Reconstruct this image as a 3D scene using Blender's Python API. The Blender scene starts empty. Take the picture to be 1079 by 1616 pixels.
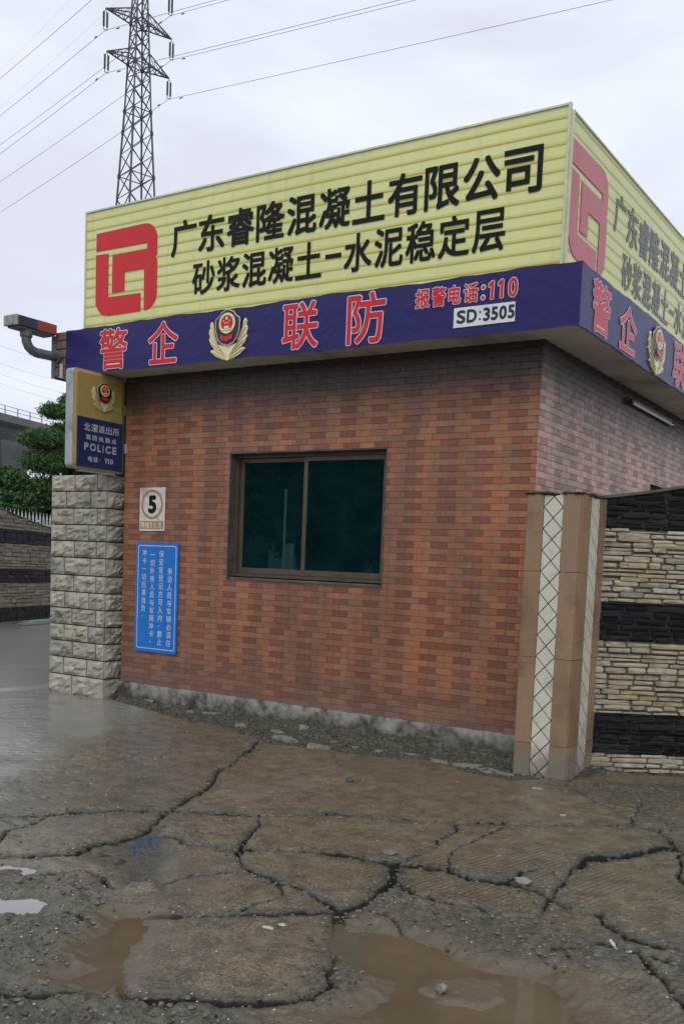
import bpy, math, random
import numpy as np
from mathutils import Matrix, Vector

random.seed(7)
rng = np.random.default_rng(11)
SC = bpy.context.scene
COL = SC.collection
R_ = math.radians

# ------------------------------------------------------------------ camera
cam_data = bpy.data.cameras.new('camera')
cam = bpy.data.objects.new('camera', cam_data)
COL.objects.link(cam)
_r = ((0.85425587, 0.51783662, 0.04573992),
      (0.08082616, -0.04538737, -0.99569429),
      (-0.51353095, 0.85427468, -0.08062717))
_m = Matrix(((_r[0][0], -_r[1][0], -_r[2][0], 0.0),
             (_r[0][1], -_r[1][1], -_r[2][1], 0.0),
             (_r[0][2], -_r[1][2], -_r[2][2], 1.55),
             (0, 0, 0, 1)))
cam.matrix_world = _m
cam_data.sensor_fit = 'AUTO'
cam_data.sensor_width = 36.0
cam_data.lens = 1511.93 * 36.0 / 1616.0
cam_data.shift_x = -(648.42 - 539.5) / 1616.0
cam_data.shift_y = (1028.37 - 808.0) / 1616.0
cam_data.clip_start = 0.05
cam_data.clip_end = 3000.0
SC.camera = cam
SC.render.resolution_x = 683
SC.render.resolution_y = 1024

# ------------------------------------------------------------------ sky and sun (overcast)
SUN_EL, SUN_AZ = R_(52), R_(160)          # azimuth measured from +Y towards +X
world = bpy.data.worlds.new('World')
SC.world = world
world.use_nodes = True
wn, wl = world.node_tree.nodes, world.node_tree.links
bg = wn['Background']
bg.inputs['Strength'].default_value = 0.1
sky = wn.new('ShaderNodeTexSky')
sky.sky_type = 'NISHITA'
sky.sun_disc = False
sky.sun_elevation = SUN_EL
sky.sun_rotation = SUN_AZ
tc = wn.new('ShaderNodeTexCoord')
sep = wn.new('ShaderNodeSeparateXYZ')
wl.new(tc.outputs['Generated'], sep.inputs[0])
mp = wn.new('ShaderNodeMapping')
mp.inputs['Scale'].default_value = (1.6, 1.6, 5.0)
wl.new(tc.outputs['Generated'], mp.inputs[0])
nz = wn.new('ShaderNodeTexNoise')
nz.inputs['Scale'].default_value = 1.3
nz.inputs['Detail'].default_value = 5.0
nz.inputs['Roughness'].default_value = 0.5
nz.inputs['Distortion'].default_value = 0.5
wl.new(mp.outputs[0], nz.inputs['Vector'])
cr = wn.new('ShaderNodeValToRGB')
cr.color_ramp.elements[0].position = 0.40
cr.color_ramp.elements[0].color = (7.9, 8.15, 9.4, 1)
cr.color_ramp.elements[1].position = 0.60
cr.color_ramp.elements[1].color = (9.5, 10.3, 11.3, 1)
wl.new(nz.outputs['Fac'], cr.inputs[0])
mx = wn.new('ShaderNodeMixRGB')
mx.inputs[0].default_value = 0.94
wl.new(sky.outputs[0], mx.inputs[1])
wl.new(cr.outputs[0], mx.inputs[2])
wl.new(mx.outputs[0], bg.inputs['Color'])

sun_data = bpy.data.lights.new('sun', 'SUN')
sun_data.energy = 1.45
sun_data.angle = R_(45)
sun_data.color = (1.0, 0.97, 0.92)
sun = bpy.data.objects.new('sun', sun_data)
COL.objects.link(sun)
_d = Vector((math.sin(SUN_AZ) * math.cos(SUN_EL), math.cos(SUN_AZ) * math.cos(SUN_EL), math.sin(SUN_EL)))
sun.rotation_euler = _d.to_track_quat('Z', 'Y').to_euler()
sun.location = (20, 0, 30)

vs = SC.view_settings
vs.view_transform = 'Standard'
vs.look = 'None'
vs.exposure = 0.0
vs.gamma = 1.0
vs.use_curve_mapping = False
SC.cycles.max_bounces = 6
SC.cycles.diffuse_bounces = 3
SC.cycles.glossy_bounces = 3
SC.cycles.use_denoising = True

# ------------------------------------------------------------------ helpers
def tag(o, label=None, cat=None, group=None, kind=None):
    if label: o['label'] = label
    if cat: o['category'] = cat
    if group: o['group'] = group
    if kind: o['kind'] = kind
    return o

def empty(name, loc=(0, 0, 0), **k):
    o = bpy.data.objects.new(name, None)
    o.location = loc
    COL.objects.link(o)
    tag(o, **k)
    bpy.context.view_layer.update() if False else None
    return o

def parent_keep(o, p):
    """parent with the child's mesh given in world coordinates"""
    o.parent = p
    M = Matrix.Identity(4)
    q = p
    while q is not None:
        M = q.matrix_basis if False else Matrix.Translation(q.location) @ q.rotation_euler.to_matrix().to_4x4() @ M
        q = q.parent if q.parent is None or q.matrix_parent_inverse == Matrix.Identity(4) else None
    return M

def link_mesh(name, me, mats, parent=None, loc=None, **k):
    o = bpy.data.objects.new(name, me)
    if mats is not None:
        for m in (mats if isinstance(mats, (list, tuple)) else [mats]):
            me.materials.append(m)
    if parent is not None:
        o.parent = parent
    if loc is not None:
        o.location = loc
    COL.objects.link(o)
    tag(o, **k)
    return o

class MB:
    """collects faces in world coordinates; every thing's Empty that parents meshes sits at its base,
    so children are offset by -origin"""
    def __init__(s): s.v = []; s.f = []; s.m = []
    def add(s, vs_, fs, mi=0):
        b = len(s.v)
        s.v.extend([tuple(p) for p in vs_])
        for f in fs:
            s.f.append(tuple(b + i for i in f)); s.m.append(mi)
    def box(s, x0, x1, y0, y1, z0, z1, mi=0, bev=0.0):
        if bev <= 0:
            v = [(x0,y0,z0),(x1,y0,z0),(x1,y1,z0),(x0,y1,z0),(x0,y0,z1),(x1,y0,z1),(x1,y1,z1),(x0,y1,z1)]
            s.add(v, [(0,3,2,1),(4,5,6,7),(0,1,5,4),(1,2,6,5),(2,3,7,6),(3,0,4,7)], mi)
        else:
            c = ((x0+x1)/2, (y0+y1)/2, (z0+z1)/2)
            s.hull_box(c, ((x1-x0)/2, (y1-y0)/2, (z1-z0)/2), bev, mi)
    def hull_box(s, c, h, b, mi=0, M=None):
        v = []; idx = {}
        for sx in (-1, 1):
            for sy in (-1, 1):
                for sz in (-1, 1):
                    for ax in range(3):
                        d = [h[0]-b, h[1]-b, h[2]-b]; d[ax] = h[ax]
                        idx[(sx, sy, sz, ax)] = len(v)
                        v.append((c[0]+sx*d[0], c[1]+sy*d[1], c[2]+sz*d[2]))
        f = []
        for ax in range(3):
            o1, o2 = [(1, 2), (2, 0), (0, 1)][ax]
            for sg in (-1, 1):
                q = []
                for a, b_ in ((-1, -1), (1, -1), (1, 1), (-1, 1)):
                    sgn = [0, 0, 0]; sgn[ax] = sg; sgn[o1] = a; sgn[o2] = b_
                    q.append(idx[(*sgn, ax)])
                f.append(tuple(q) if sg > 0 else tuple(reversed(q)))
        for ax in range(3):
            o1, o2 = [(1, 2), (2, 0), (0, 1)][ax]
            for a in (-1, 1):
                for b_ in (-1, 1):
                    s1 = [0, 0, 0]; s1[ax] = -1; s1[o1] = a; s1[o2] = b_
                    s2 = list(s1); s2[ax] = 1
                    q = (idx[(*s1, o1)], idx[(*s2, o1)], idx[(*s2, o2)], idx[(*s1, o2)])
                    f.append(q if a*b_ < 0 else tuple(reversed(q)))
        for sx in (-1, 1):
            for sy in (-1, 1):
                for sz in (-1, 1):
                    t = tuple(idx[(sx, sy, sz, a)] for a in range(3))
                    f.append(t if sx*sy*sz > 0 else tuple(reversed(t)))
        if M is not None:
            v = [tuple(M @ Vector(p)) for p in v]
        s.add(v, f, mi)
    def bar(s, a, b, w, d=None, mi=0, up=(0, 0, 1)):
        a, b = Vector(a), Vector(b)
        d = d or w
        t = (b - a)
        if t.length < 1e-6: return
        t.normalize()
        u = t.cross(Vector(up))
        if u.length < 1e-3: u = t.cross(Vector((1, 0, 0)))
        u.normalize(); n = u.cross(t)
        u *= w/2; n *= d/2
        v = [a-u-n, a+u-n, a+u+n, a-u+n, b-u-n, b+u-n, b+u+n, b-u+n]
        s.add(v, [(0,3,2,1),(4,5,6,7),(0,1,5,4),(1,2,6,5),(2,3,7,6),(3,0,4,7)], mi)
    def tube(s, pts, r, n=8, mi=0, cap=True):
        pts = [Vector(p) for p in pts]
        rs = r if isinstance(r, (list, tuple)) else [r]*len(pts)
        rings = []; nrm = None
        for i, p in enumerate(pts):
            t = (pts[min(i+1, len(pts)-1)] - pts[max(i-1, 0)]).normalized()
            if nrm is None:
                nrm = t.cross(Vector((0, 0, 1)))
                if nrm.length < 1e-3: nrm = t.cross(Vector((1, 0, 0)))
            nrm = (nrm - t*nrm.dot(t)).normalized()
            bi = t.cross(nrm)
            rings.append([p + (nrm*math.cos(2*math.pi*k/n) + bi*math.sin(2*math.pi*k/n))*rs[i] for k in range(n)])
        v = [q for g in rings for q in g]; f = []
        for i in range(len(pts)-1):
            for k in range(n):
                k2 = (k+1) % n
                f.append((i*n+k, i*n+k2, (i+1)*n+k2, (i+1)*n+k))
        if cap:
            f.append(tuple(reversed(range(n)))); f.append(tuple((len(pts)-1)*n+k for k in range(n)))
        s.add(v, f, mi)
    def poly_prism(s, pts, mapf, d0, d1, mi=0):
        """outline pts (a,b) in a plane, mapf(a,b,d)->world, extruded from depth d0 to d1 (front)"""
        n = len(pts)
        v = [mapf(a, b, d1) for a, b in pts] + [mapf(a, b, d0) for a, b in pts]
        f = [tuple(range(n))] + [(i, n+i, n+(i+1) % n, (i+1) % n) for i in range(n)]
        s.add(v, f, mi)
    def build(s, name, mats, parent=None, origin=None, smooth=False, recalc=True, **k):
        og = Vector(origin) if origin is not None else (world_loc(parent) if parent is not None else Vector((0, 0, 0)))
        me = bpy.data.meshes.new(name)
        me.from_pydata([(p[0]-og[0], p[1]-og[1], p[2]-og[2]) for p in s.v], [], s.f)
        if isinstance(mats, (list, tuple)) and len(mats) > 1:
            me.polygons.foreach_set('material_index', s.m)
        if smooth: me.polygons.foreach_set('use_smooth', [True]*len(me.polygons))
        me.update()
        o = link_mesh(name, me, mats, parent, **k)
        if parent is None and origin is not None: o.location = og
        return o

def world_loc(o):
    v = Vector((0, 0, 0))
    while o is not None:
        v += o.location; o = o.parent
    return v

# ------------------------------------------------------------------ materials
def nt(name):
    m = bpy.data.materials.new(name); m.use_nodes = True
    n = m.node_tree.nodes; l = m.node_tree.links
    return m, n, l, n['Principled BSDF']

def noise(n, l, scale, detail=4, rough=0.55, vec=None, dist=0.0):
    t = n.new('ShaderNodeTexNoise')
    t.inputs['Scale'].default_value = scale; t.inputs['Detail'].default_value = detail
    t.inputs['Roughness'].default_value = rough; t.inputs['Distortion'].default_value = dist
    if vec is not None: l.new(vec, t.inputs['Vector'])
    return t.outputs['Fac']

def ramp(n, l, fac, stops):
    r = n.new('ShaderNodeValToRGB')
    e = r.color_ramp.elements
    while len(e) < len(stops): e.new(0.5)
    for i, (p, c) in enumerate(stops):
        e[i].position = p
        e[i].color = (c, c, c, 1) if isinstance(c, (int, float)) else (*c, 1)
    l.new(fac, r.inputs[0]); return r.outputs[0]

def mixc(n, l, fac, a, b, mode='MIX'):
    m = n.new('ShaderNodeMixRGB'); m.blend_type = mode
    for i, x in enumerate((fac, a, b)):
        if isinstance(x, (int, float)): m.inputs[i].default_value = x if i == 0 else (x, x, x, 1)
        elif isinstance(x, tuple): m.inputs[i].default_value = (*x, 1)
        else: l.new(x, m.inputs[i])
    return m.outputs[0]

def bump(n, l, h, strength, dist=0.01, prev=None):
    b = n.new('ShaderNodeBump'); b.inputs['Strength'].default_value = strength
    b.inputs['Distance'].default_value = dist
    l.new(h, b.inputs['Height'])
    if prev is not None: l.new(prev, b.inputs['Normal'])
    return b.outputs[0]

def mat(name, c1, c2=None, rough=0.6, scale=6.0, metal=0.0, bs=0.0, bscale=40.0, bdist=0.004, dirt=None, dscale=3.0, dlo=0.5, dhi=0.75,
        spec=0.5, rvar=0.0, stretch=None):
    m, n, l, p = nt(name)
    geo = n.new('ShaderNodeNewGeometry'); pos = geo.outputs['Position']
    if stretch:
        mpn = n.new('ShaderNodeMapping'); mpn.inputs['Scale'].default_value = stretch
        l.new(pos, mpn.inputs[0]); pos = mpn.outputs[0]
    c2 = c2 or tuple(x*0.8 for x in c1)
    col = mixc(n, l, ramp(n, l, noise(n, l, scale, 5, 0.6, pos), [(0.35, 0.0), (0.65, 1.0)]), c1, c2)
    if dirt:
        col = mixc(n, l, ramp(n, l, noise(n, l, dscale, 6, 0.65, pos, 0.3), [(dlo, 0.0), (dhi, 1.0)]), col, dirt)
    l.new(col, p.inputs['Base Color'])
    if rvar:
        l.new(ramp(n, l, noise(n, l, scale*0.7, 4, 0.6, pos), [(0.35, max(0.03, rough-rvar)), (0.65, min(1, rough+rvar))]), p.inputs['Roughness'])
    else:
        p.inputs['Roughness'].default_value = rough
    p.inputs['Metallic'].default_value = metal
    p.inputs['Specular IOR Level'].default_value = spec
    if bs:
        l.new(bump(n, l, noise(n, l, bscale, 6, 0.65, pos), bs, bdist), p.inputs['Normal'])
    return m

# traced from the place: crack lines, hollows, islands and rough patches (metres)
CRACKS = [(0.062,[(-5.034,3.378),(-4.925,3.551),(-4.761,3.794),(-4.679,3.948),(-4.581,4.162),(-4.44,4.267),(-4.341,4.333),(-4.165,4.403),(-3.987,4.498),(-3.76,4.656),(-3.509,4.92),(-3.359,4.988),(-3.171,5.07),(-2.839,5.217),(-2.678,5.297),(-2.478,5.431),(-2.305,5.581),(-2.174,5.735),(-1.834,5.909),(-1.723,5.946),(-1.554,5.716),(-1.474,5.61),(-1.348,5.583),(-1.093,5.731)]),(0.02,[(-4.504,3.211),(-4.531,3.268),(-4.662,3.444),(-4.674,3.58),(-4.723,3.728),(-4.761,3.794)]),(0.014,[(-4.841,3.491),(-4.704,3.517),(-4.674,3.58)]),(0.034,[(-4.338,3.019),(-4.267,3.079),(-4.141,3.213),(-4.064,3.351),(-4.083,3.536),(-4.062,3.718),(-4.073,3.918),(-4.293,4.269)]),(0.03,[(-4.307,4.299),(-4.455,4.616),(-4.623,4.943),(-4.872,5.376),(-5.027,5.654),(-5.207,5.946),(-5.268,6.117),(-5.47,6.5),(-5.675,6.848)]),(0.03,[(-4.04,3.911),(-3.98,3.962),(-3.875,3.947),(-3.713,3.882),(-3.539,3.949),(-3.425,3.966)]),(0.024,[(-3.425,3.966),(-3.547,4.159),(-3.716,4.452),(-3.815,4.587)]),(0.046,[(-3.425,3.966),(-3.253,4.095),(-3.099,4.209),(-2.856,4.258),(-2.698,4.3),(-2.638,4.276)]),(0.028,[(-2.638,4.276),(-2.614,4.46),(-2.591,4.701),(-2.632,4.887),(-2.67,5.091),(-2.756,5.249)]),(0.044,[(-3.425,3.966),(-3.314,3.83),(-3.205,3.75),(-3.08,3.704),(-2.942,3.661),(-2.786,3.665),(-2.631,3.613),(-2.402,3.523)]),(0.05,[(-2.638,4.276),(-2.501,4.086),(-2.42,3.841),(-2.392,3.637),(-2.402,3.523)]),(0.05,[(-2.402,3.523),(-2.544,3.4),(-2.662,3.276),(-2.799,3.178),(-2.912,3.058),(-3.075,2.989)]),(0.06,[(-2.402,3.523),(-2.259,3.25),(-2.125,3.02),(-1.998,2.826),(-1.988,2.715),(-2.09,2.625),(-2.209,2.523),(-2.322,2.45),(-2.395,2.383),(-2.509,2.342)]),(0.046,[(-2.638,4.276),(-2.504,4.344),(-2.349,4.345),(-2.167,4.32),(-2.028,4.368),(-1.874,4.341),(-1.716,4.29)]),(0.026,[(-2.028,4.368),(-2.022,4.546),(-1.991,4.697)]),(0.046,[(-1.716,4.29),(-1.786,4.539),(-1.829,4.773),(-1.811,5.008),(-1.737,5.162),(-1.658,5.372),(-1.567,5.565),(-1.474,5.61)]),(0.048,[(-1.716,4.29),(-1.562,4.19),(-1.459,4.25),(-1.376,4.13),(-1.249,4.037),(-1.158,4.017),(-1.0,4.033),(-0.754,4.113)]),(0.04,[(-2.506,4.081),(-2.265,3.942),(-2.127,3.949),(-1.985,3.94),(-1.794,3.953),(-1.666,4.023),(-1.716,4.29)]),(0.026,[(-10.722,7.013),(-10.769,7.741),(-10.65,8.029),(-10.793,8.332),(-10.576,8.383),(-10.167,8.336)]),(0.012,[(-1.871,6.02),(-1.935,6.176),(-2.002,6.461),(-2.02,6.69),(-1.948,6.832)]),(0.05,[(-2.509,2.342),(-2.666,2.321),(-2.762,2.152),(-2.887,2.089),(-2.979,1.957)]),(0.03,[(-1.18,3.912),(-0.956,3.614),(-0.851,3.49),(-0.672,3.322)]),(0.035,[(-2.125,3.02),(-2.118,3.187),(-2.13,3.396)]),(0.022,[(-3.885,3.016),(-3.739,3.241),(-3.45,3.126),(-3.308,3.465),(-3.192,3.692)]),(0.03,[(-1.442,3.709),(-1.292,3.913),(-0.948,3.843),(-0.767,3.829)]),(0.022,[(-1.474,5.61),(-1.226,4.929),(-0.973,4.252)]),(0.018,[(-2.071,3.508),(-2.254,3.64),(-2.392,3.637)]),(0.016,[(-3.178,2.76),(-3.373,2.753),(-3.442,2.488)]),(0.014,[(-2.942,3.661),(-2.799,3.535),(-2.807,3.36),(-2.799,3.178)]),(0.014,[(-2.002,6.461),(-2.31,6.506),(-2.628,6.817)]),(0.012,[(-2.349,4.345),(-2.448,4.629),(-2.44,4.963),(-2.486,5.404)]),(0.016,[(-2.509,2.342),(-2.766,2.529),(-2.94,2.72)])]
LOWS = [(0.045,[(-3.162,2.94),(-3.091,2.997),(-2.986,2.911),(-2.937,2.811),(-2.903,2.731),(-2.801,2.619),(-2.691,2.512),(-2.607,2.393),(-2.607,2.313),(-2.687,2.339),(-2.775,2.327),(-2.877,2.319),(-2.897,2.398),(-2.888,2.512),(-2.986,2.516),(-3.091,2.646),(-3.113,2.765),(-3.157,2.874)]),(0.05,[(-2.291,3.225),(-2.312,3.394),(-2.183,3.477),(-2.038,3.533),(-1.888,3.521),(-1.784,3.445),(-1.625,3.42),(-1.474,3.457),(-1.391,3.52),(-1.32,3.446),(-1.225,3.341),(-1.129,3.219),(-0.997,3.082),(-0.861,2.876),(-1.65,2.302),(-1.831,2.635),(-1.861,2.734),(-1.808,2.902),(-1.864,3.032),(-2.028,3.056)]),(0.03,[(-4.086,2.554),(-3.862,2.723),(-3.739,2.8),(-3.645,2.876),(-3.518,2.791),(-3.448,2.713),(-3.506,2.627),(-3.616,2.55),(-3.792,2.371)]),(0.03,[(-4.353,2.923),(-4.114,3.079),(-3.994,3.138),(-3.924,3.075),(-3.939,2.985),(-4.077,3.015),(-4.28,2.874)]),(0.03,[(-4.039,3.372),(-4.049,3.729),(-4.1,4.079),(-3.663,3.688),(-3.449,3.44),(-3.313,3.237),(-3.45,3.126),(-3.62,3.339),(-3.921,3.397)])]
ISLES = [(0.055,[(-1.77,3.026),(-1.782,3.131),(-1.678,3.301),(-1.537,3.356),(-1.465,3.264),(-1.398,3.177),(-1.458,3.036),(-1.589,2.988)]),(0.05,[(-1.394,3.464),(-1.348,3.616),(-1.217,3.701),(-1.073,3.748),(-0.996,3.768),(-0.956,3.614),(-0.982,3.457),(-1.063,3.268),(-1.147,3.268),(-1.246,3.36)]),(0.05,[(-3.416,3.095),(-3.451,3.185),(-3.429,3.327),(-3.289,3.233),(-3.251,3.059),(-3.258,3.01)]),(0.03,[(-1.826,2.627),(-1.802,2.728),(-1.725,2.774),(-1.666,2.723),(-1.578,2.548),(-1.694,2.463)])]
ROUGH = [(0.016,[(-4.607,2.616),(-3.95,3.066),(-3.639,3.155),(-3.243,2.959),(-2.976,2.524),(-2.825,2.201),(-3.276,1.86)]),(0.026,[(-3.276,1.86),(-2.79,2.227),(-2.5,2.349),(-2.235,2.454),(-1.985,2.463),(-1.672,2.032),(-2.514,1.428)]),(0.018,[(-2.462,3.582),(-2.448,4.001),(-2.251,3.919),(-1.907,3.916),(-1.605,4.103),(-1.318,3.984),(-0.985,3.977),(-0.675,3.974),(-0.603,3.611),(-0.888,3.462),(-1.01,3.796),(-1.432,3.552),(-1.613,3.453),(-1.895,3.534),(-2.279,3.42)]),(0.022,[(-2.2,3.123),(-2.116,3.23),(-1.932,3.092),(-1.85,2.838),(-1.904,2.64),(-2.05,2.856)]),(0.012,[(-2.918,7.006),(-2.557,7.032),(-1.993,7.651),(-1.608,6.248),(-1.518,5.658),(-1.838,6.048),(-2.146,6.577),(-2.66,6.644)])]
STRIP = [(-8.188,7.387),(-7.541,7.257),(-6.712,6.97),(-6.465,7.067),(-5.82,6.794),(-5.404,6.657),(-4.841,6.75),(-4.454,6.769),(-4.172,6.931),(-3.969,7.014),(-3.476,6.772),(-3.116,6.724),(-2.908,6.984),(-2.734,7.083),(-2.588,7.552),(-2.065,7.912),(-1.592,8.607)]
STAINS = [[(-4.0,3.259),(-4.049,3.729),(-3.909,3.716),(-3.76,3.532),(-3.82,3.31)],[(-3.627,3.643),(-3.443,3.651),(-3.239,3.482),(-3.256,3.284)],[(-1.717,4.067),(-1.486,4.197),(-1.363,3.949),(-1.464,3.692),(-1.607,3.852)],[(-2.323,3.692),(-2.07,3.787),(-2.05,3.581),(-2.301,3.452)],[(-4.533,6.692),(-3.407,6.64),(-2.998,6.475),(-3.965,5.867)]]

# ================================================================== GROUND
GX0, GX1, GY0, GY1, GS = -9.9, 0.45, 1.5, 8.7, 0.0115
nx = int(round((GX1-GX0)/GS))+1; ny = int(round((GY1-GY0)/GS))+1
XX, YY = np.meshgrid(np.linspace(GX0, GX1, nx), np.linspace(GY0, GY1, ny))

def vnoise(x, y, cell, seed, octaves=3, pers=0.5):
    out = np.zeros_like(x); amp = 1.0; tot = 0
    for o in range(octaves):
        g = np.random.default_rng(seed+o*17).random((257, 257))
        u = x/cell + 37.3*o; v = y/cell + 11.7*o
        iu = np.floor(u).astype(int); iv = np.floor(v).astype(int)
        fu = u-iu; fv = v-iv
        fu = fu*fu*(3-2*fu); fv = fv*fv*(3-2*fv)
        a = g[iv % 257, iu % 257]; b = g[iv % 257, (iu+1) % 257]; c = g[(iv+1) % 257, iu % 257]; d = g[(iv+1) % 257, (iu+1) % 257]
        out += amp*((a*(1-fu)+b*fu)*(1-fv)+(c*(1-fu)+d*fu)*fv)
        tot += amp; amp *= pers; cell /= 2
    return out/tot*2-1

WX = XX + 0.045*vnoise(XX, YY, 0.32, 3, 2) + 0.024*vnoise(XX, YY, 0.075, 5, 3, 0.65)
WY = YY + 0.045*vnoise(XX, YY, 0.32, 23, 2) + 0.024*vnoise(XX, YY, 0.075, 25, 3, 0.65)

def dist_poly(pts, X, Y, reach):
    D = np.full(X.shape, 9.0)
    for (x0, y0), (x1, y1) in zip(pts[:-1], pts[1:]):
        j0 = max(0, int((min(x0, x1)-reach-GX0)/GS)); j1 = min(nx, int((max(x0, x1)+reach-GX0)/GS)+2)
        i0 = max(0, int((min(y0, y1)-reach-GY0)/GS)); i1 = min(ny, int((max(y0, y1)+reach-GY0)/GS)+2)
        if j1 <= j0 or i1 <= i0: continue
        x = X[i0:i1, j0:j1]; y = Y[i0:i1, j0:j1]
        dx, dy = x1-x0, y1-y0; L = dx*dx+dy*dy+1e-9
        t = np.clip(((x-x0)*dx+(y-y0)*dy)/L, 0, 1)
        d = np.hypot(x-x0-t*dx, y-y0-t*dy)
        D[i0:i1, j0:j1] = np.minimum(D[i0:i1, j0:j1], d)
    return D

def inside(poly, X, Y):
    r = np.zeros(X.shape, bool); n = len(poly)
    for i in range(n):
        x0, y0 = poly[i]; x1, y1 = poly[(i+1) % n]
        if abs(y1-y0) < 1e-9: continue
        c = ((y0 > Y) != (y1 > Y)) & (X < (x1-x0)*(Y-y0)/(y1-y0)+x0)
        r ^= c
    return r

def soft_poly(poly, X, Y, w):
    """0 outside .. 1 inside, ramp of width w centred on the outline"""
    d = dist_poly(list(poly)+[poly[0]], X, Y, w+0.1)
    s = np.where(inside(poly, X, Y), 1.0, -1.0)
    t = np.clip(0.5+s*np.minimum(d, 9)/(2*w), 0, 1)
    return t*t*(3-2*t)

band = np.zeros_like(XX); crack = np.zeros_like(XX); shoulder = np.zeros_like(XX)
wvar = 1.0 + 1.05*vnoise(XX, YY, 0.25, 61, 2)
for w, pts in CRACKS:
    d = dist_poly(pts, WX, WY, 0.35)
    ww = max(0.007, w*0.30)*np.clip(wvar, 0.25, 1.8)
    t = np.clip(1-(d-ww*0.55)/(ww*0.45+0.004), 0, 1)
    crack = np.maximum(crack, t*min(1.0, 0.45+w/0.04))
    tb = np.clip(1.25-d/(w*1.15*np.clip(wvar, 0.4, 1.6)+0.004), 0, 1)
    band = np.maximum(band, tb*min(1.0, w/0.03))
    sh = np.clip(1-d/(w*2.6+0.015), 0, 1)*min(1, w/0.03)
    shoulder = np.maximum(shoulder, sh)
strip_poly = STRIP + [(0.6, 9.5), (-10.2, 9.5), (-9.6, 8.2)]
strip = soft_poly(strip_poly, WX, WY, 0.03)
low = np.zeros_like(XX); lowd = np.zeros_like(XX)
for dpt, pts in LOWS:
    s = soft_poly(pts, WX, WY, 0.09)
    low = np.maximum(low, s); lowd = np.maximum(lowd, s*dpt)
for dpt, pts in ISLES:
    s = soft_poly(pts, WX, WY, 0.05)
    lowd -= s*dpt*np.clip(low*1.5, 0, 1)*0.95; low = low*(1-s)
rough = np.zeros_like(XX)
for amp, pts in ROUGH:
    rough = np.maximum(rough, soft_poly(pts, WX, WY, 0.12)*amp)
rough = np.maximum(rough, shoulder*0.013)
rough = np.maximum(rough, strip*0.030)
rough *= (1-0.75*low)

# slabs: label what the cracks cut apart, on a coarse grid
CS = 4
Cb = ((crack > 0.30) | (band > 0.75) | (strip > 0.5) | (low > 0.55))
cny, cnx = ny//CS, nx//CS
blk = Cb[:cny*CS, :cnx*CS].reshape(cny, CS, cnx, CS).mean(axis=(1, 3)) > 0.22
lab = np.full((cny, cnx), -1); cur = 0; sizes = []
for i in range(cny):
    for j in range(cnx):
        if blk[i, j] or lab[i, j] >= 0: continue
        st = [(i, j)]; lab[i, j] = cur; cnt = 0
        while st:
            a, b = st.pop(); cnt += 1
            for a2, b2 in ((a+1, b), (a-1, b), (a, b+1), (a, b-1)):
                if 0 <= a2 < cny and 0 <= b2 < cnx and not blk[a2, b2] and lab[a2, b2] < 0:
                    lab[a2, b2] = cur; st.append((a2, b2))
        sizes.append(cnt); cur += 1
for k in range(cur):
    if sizes[k] < 12: lab[lab == k] = -1
seedlab = lab.copy()
for it in range(14):                       # grow into the cracks
    nb = lab.copy()
    for sh_, ax in ((1, 0), (-1, 0), (1, 1), (-1, 1)):
        r = np.roll(lab, sh_, ax); nb = np.where((nb < 0) & (r >= 0), r, nb)
    lab = nb
ci = np.minimum(np.arange(ny)//CS, cny-1); cj = np.minimum(np.arange(nx)//CS, cnx-1)
labf = lab[ci][:, cj]; seedf = seedlab[ci][:, cj]
offs = np.random.default_rng(5).normal(0, 0.0055, cur+1); offs[-1] = 0
tx = np.random.default_rng(6).normal(0, 0.004, cur+1); ty = np.random.default_rng(8).normal(0, 0.004, cur+1)
slab_h = offs[labf] + tx[labf]*(XX+4) + ty[labf]*(YY-4)
slab_h = np.clip(slab_h, -0.014, 0.014)

n_c = vnoise(XX, YY, 0.9, 101, 3); n_f = vnoise(XX, YY, 0.09, 202, 3, 0.6); n_ff = vnoise(XX, YY, 0.035, 303, 2)
n_r = 1-np.abs(vnoise(XX, YY, 0.07, 404, 3, 0.65))*2
HH = slab_h + 0.006*n_c + 0.0016*n_f + 0.0008*n_ff
HH += rough*(0.75*n_r + 0.6*n_ff - 0.35)
pits = np.clip(vnoise(XX, YY, 0.05, 515, 2)-0.30, 0, 1)*np.clip(vnoise(XX, YY, 0.8, 516, 2)+0.25, 0, 1)
HH -= pits*0.03
HH -= band*0.004*(1+n_r)
HH -= crack*(0.030 - 0.010*n_ff)
HH -= lowd
HH -= strip*0.030
HH += strip*np.clip((YY-7.22)/0.36, 0, 1)**1.4*(0.055+0.03*vnoise(XX, YY, 0.35, 88, 2))*(YY < 7.62)*(XX > -8.4)
HH -= np.clip(shoulder-0.45, 0, 1)*0.002
edge = np.minimum(np.minimum(XX-GX0, GX1-XX), np.minimum(YY-GY0, GY1-YY))
ef = np.clip(edge/0.35, 0, 1); ef = ef*ef*(3-2*ef)
HH = HH*ef
mud = np.clip(np.maximum(np.maximum(band*0.72, strip*0.68), np.clip(low*1.1, 0, 1)*0.66), 0, 1)
mud = np.maximum(mud, np.clip(rough/0.02, 0, 1)*0.55)
mud = np.clip(mud + 0.22*n_f*np.clip(rough/0.01, 0, 1), 0, 0.74)
mud = np.where(crack > 0.02, np.maximum(mud, 0.74+0.26*np.clip(crack*1.7, 0, 1)), mud)

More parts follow.
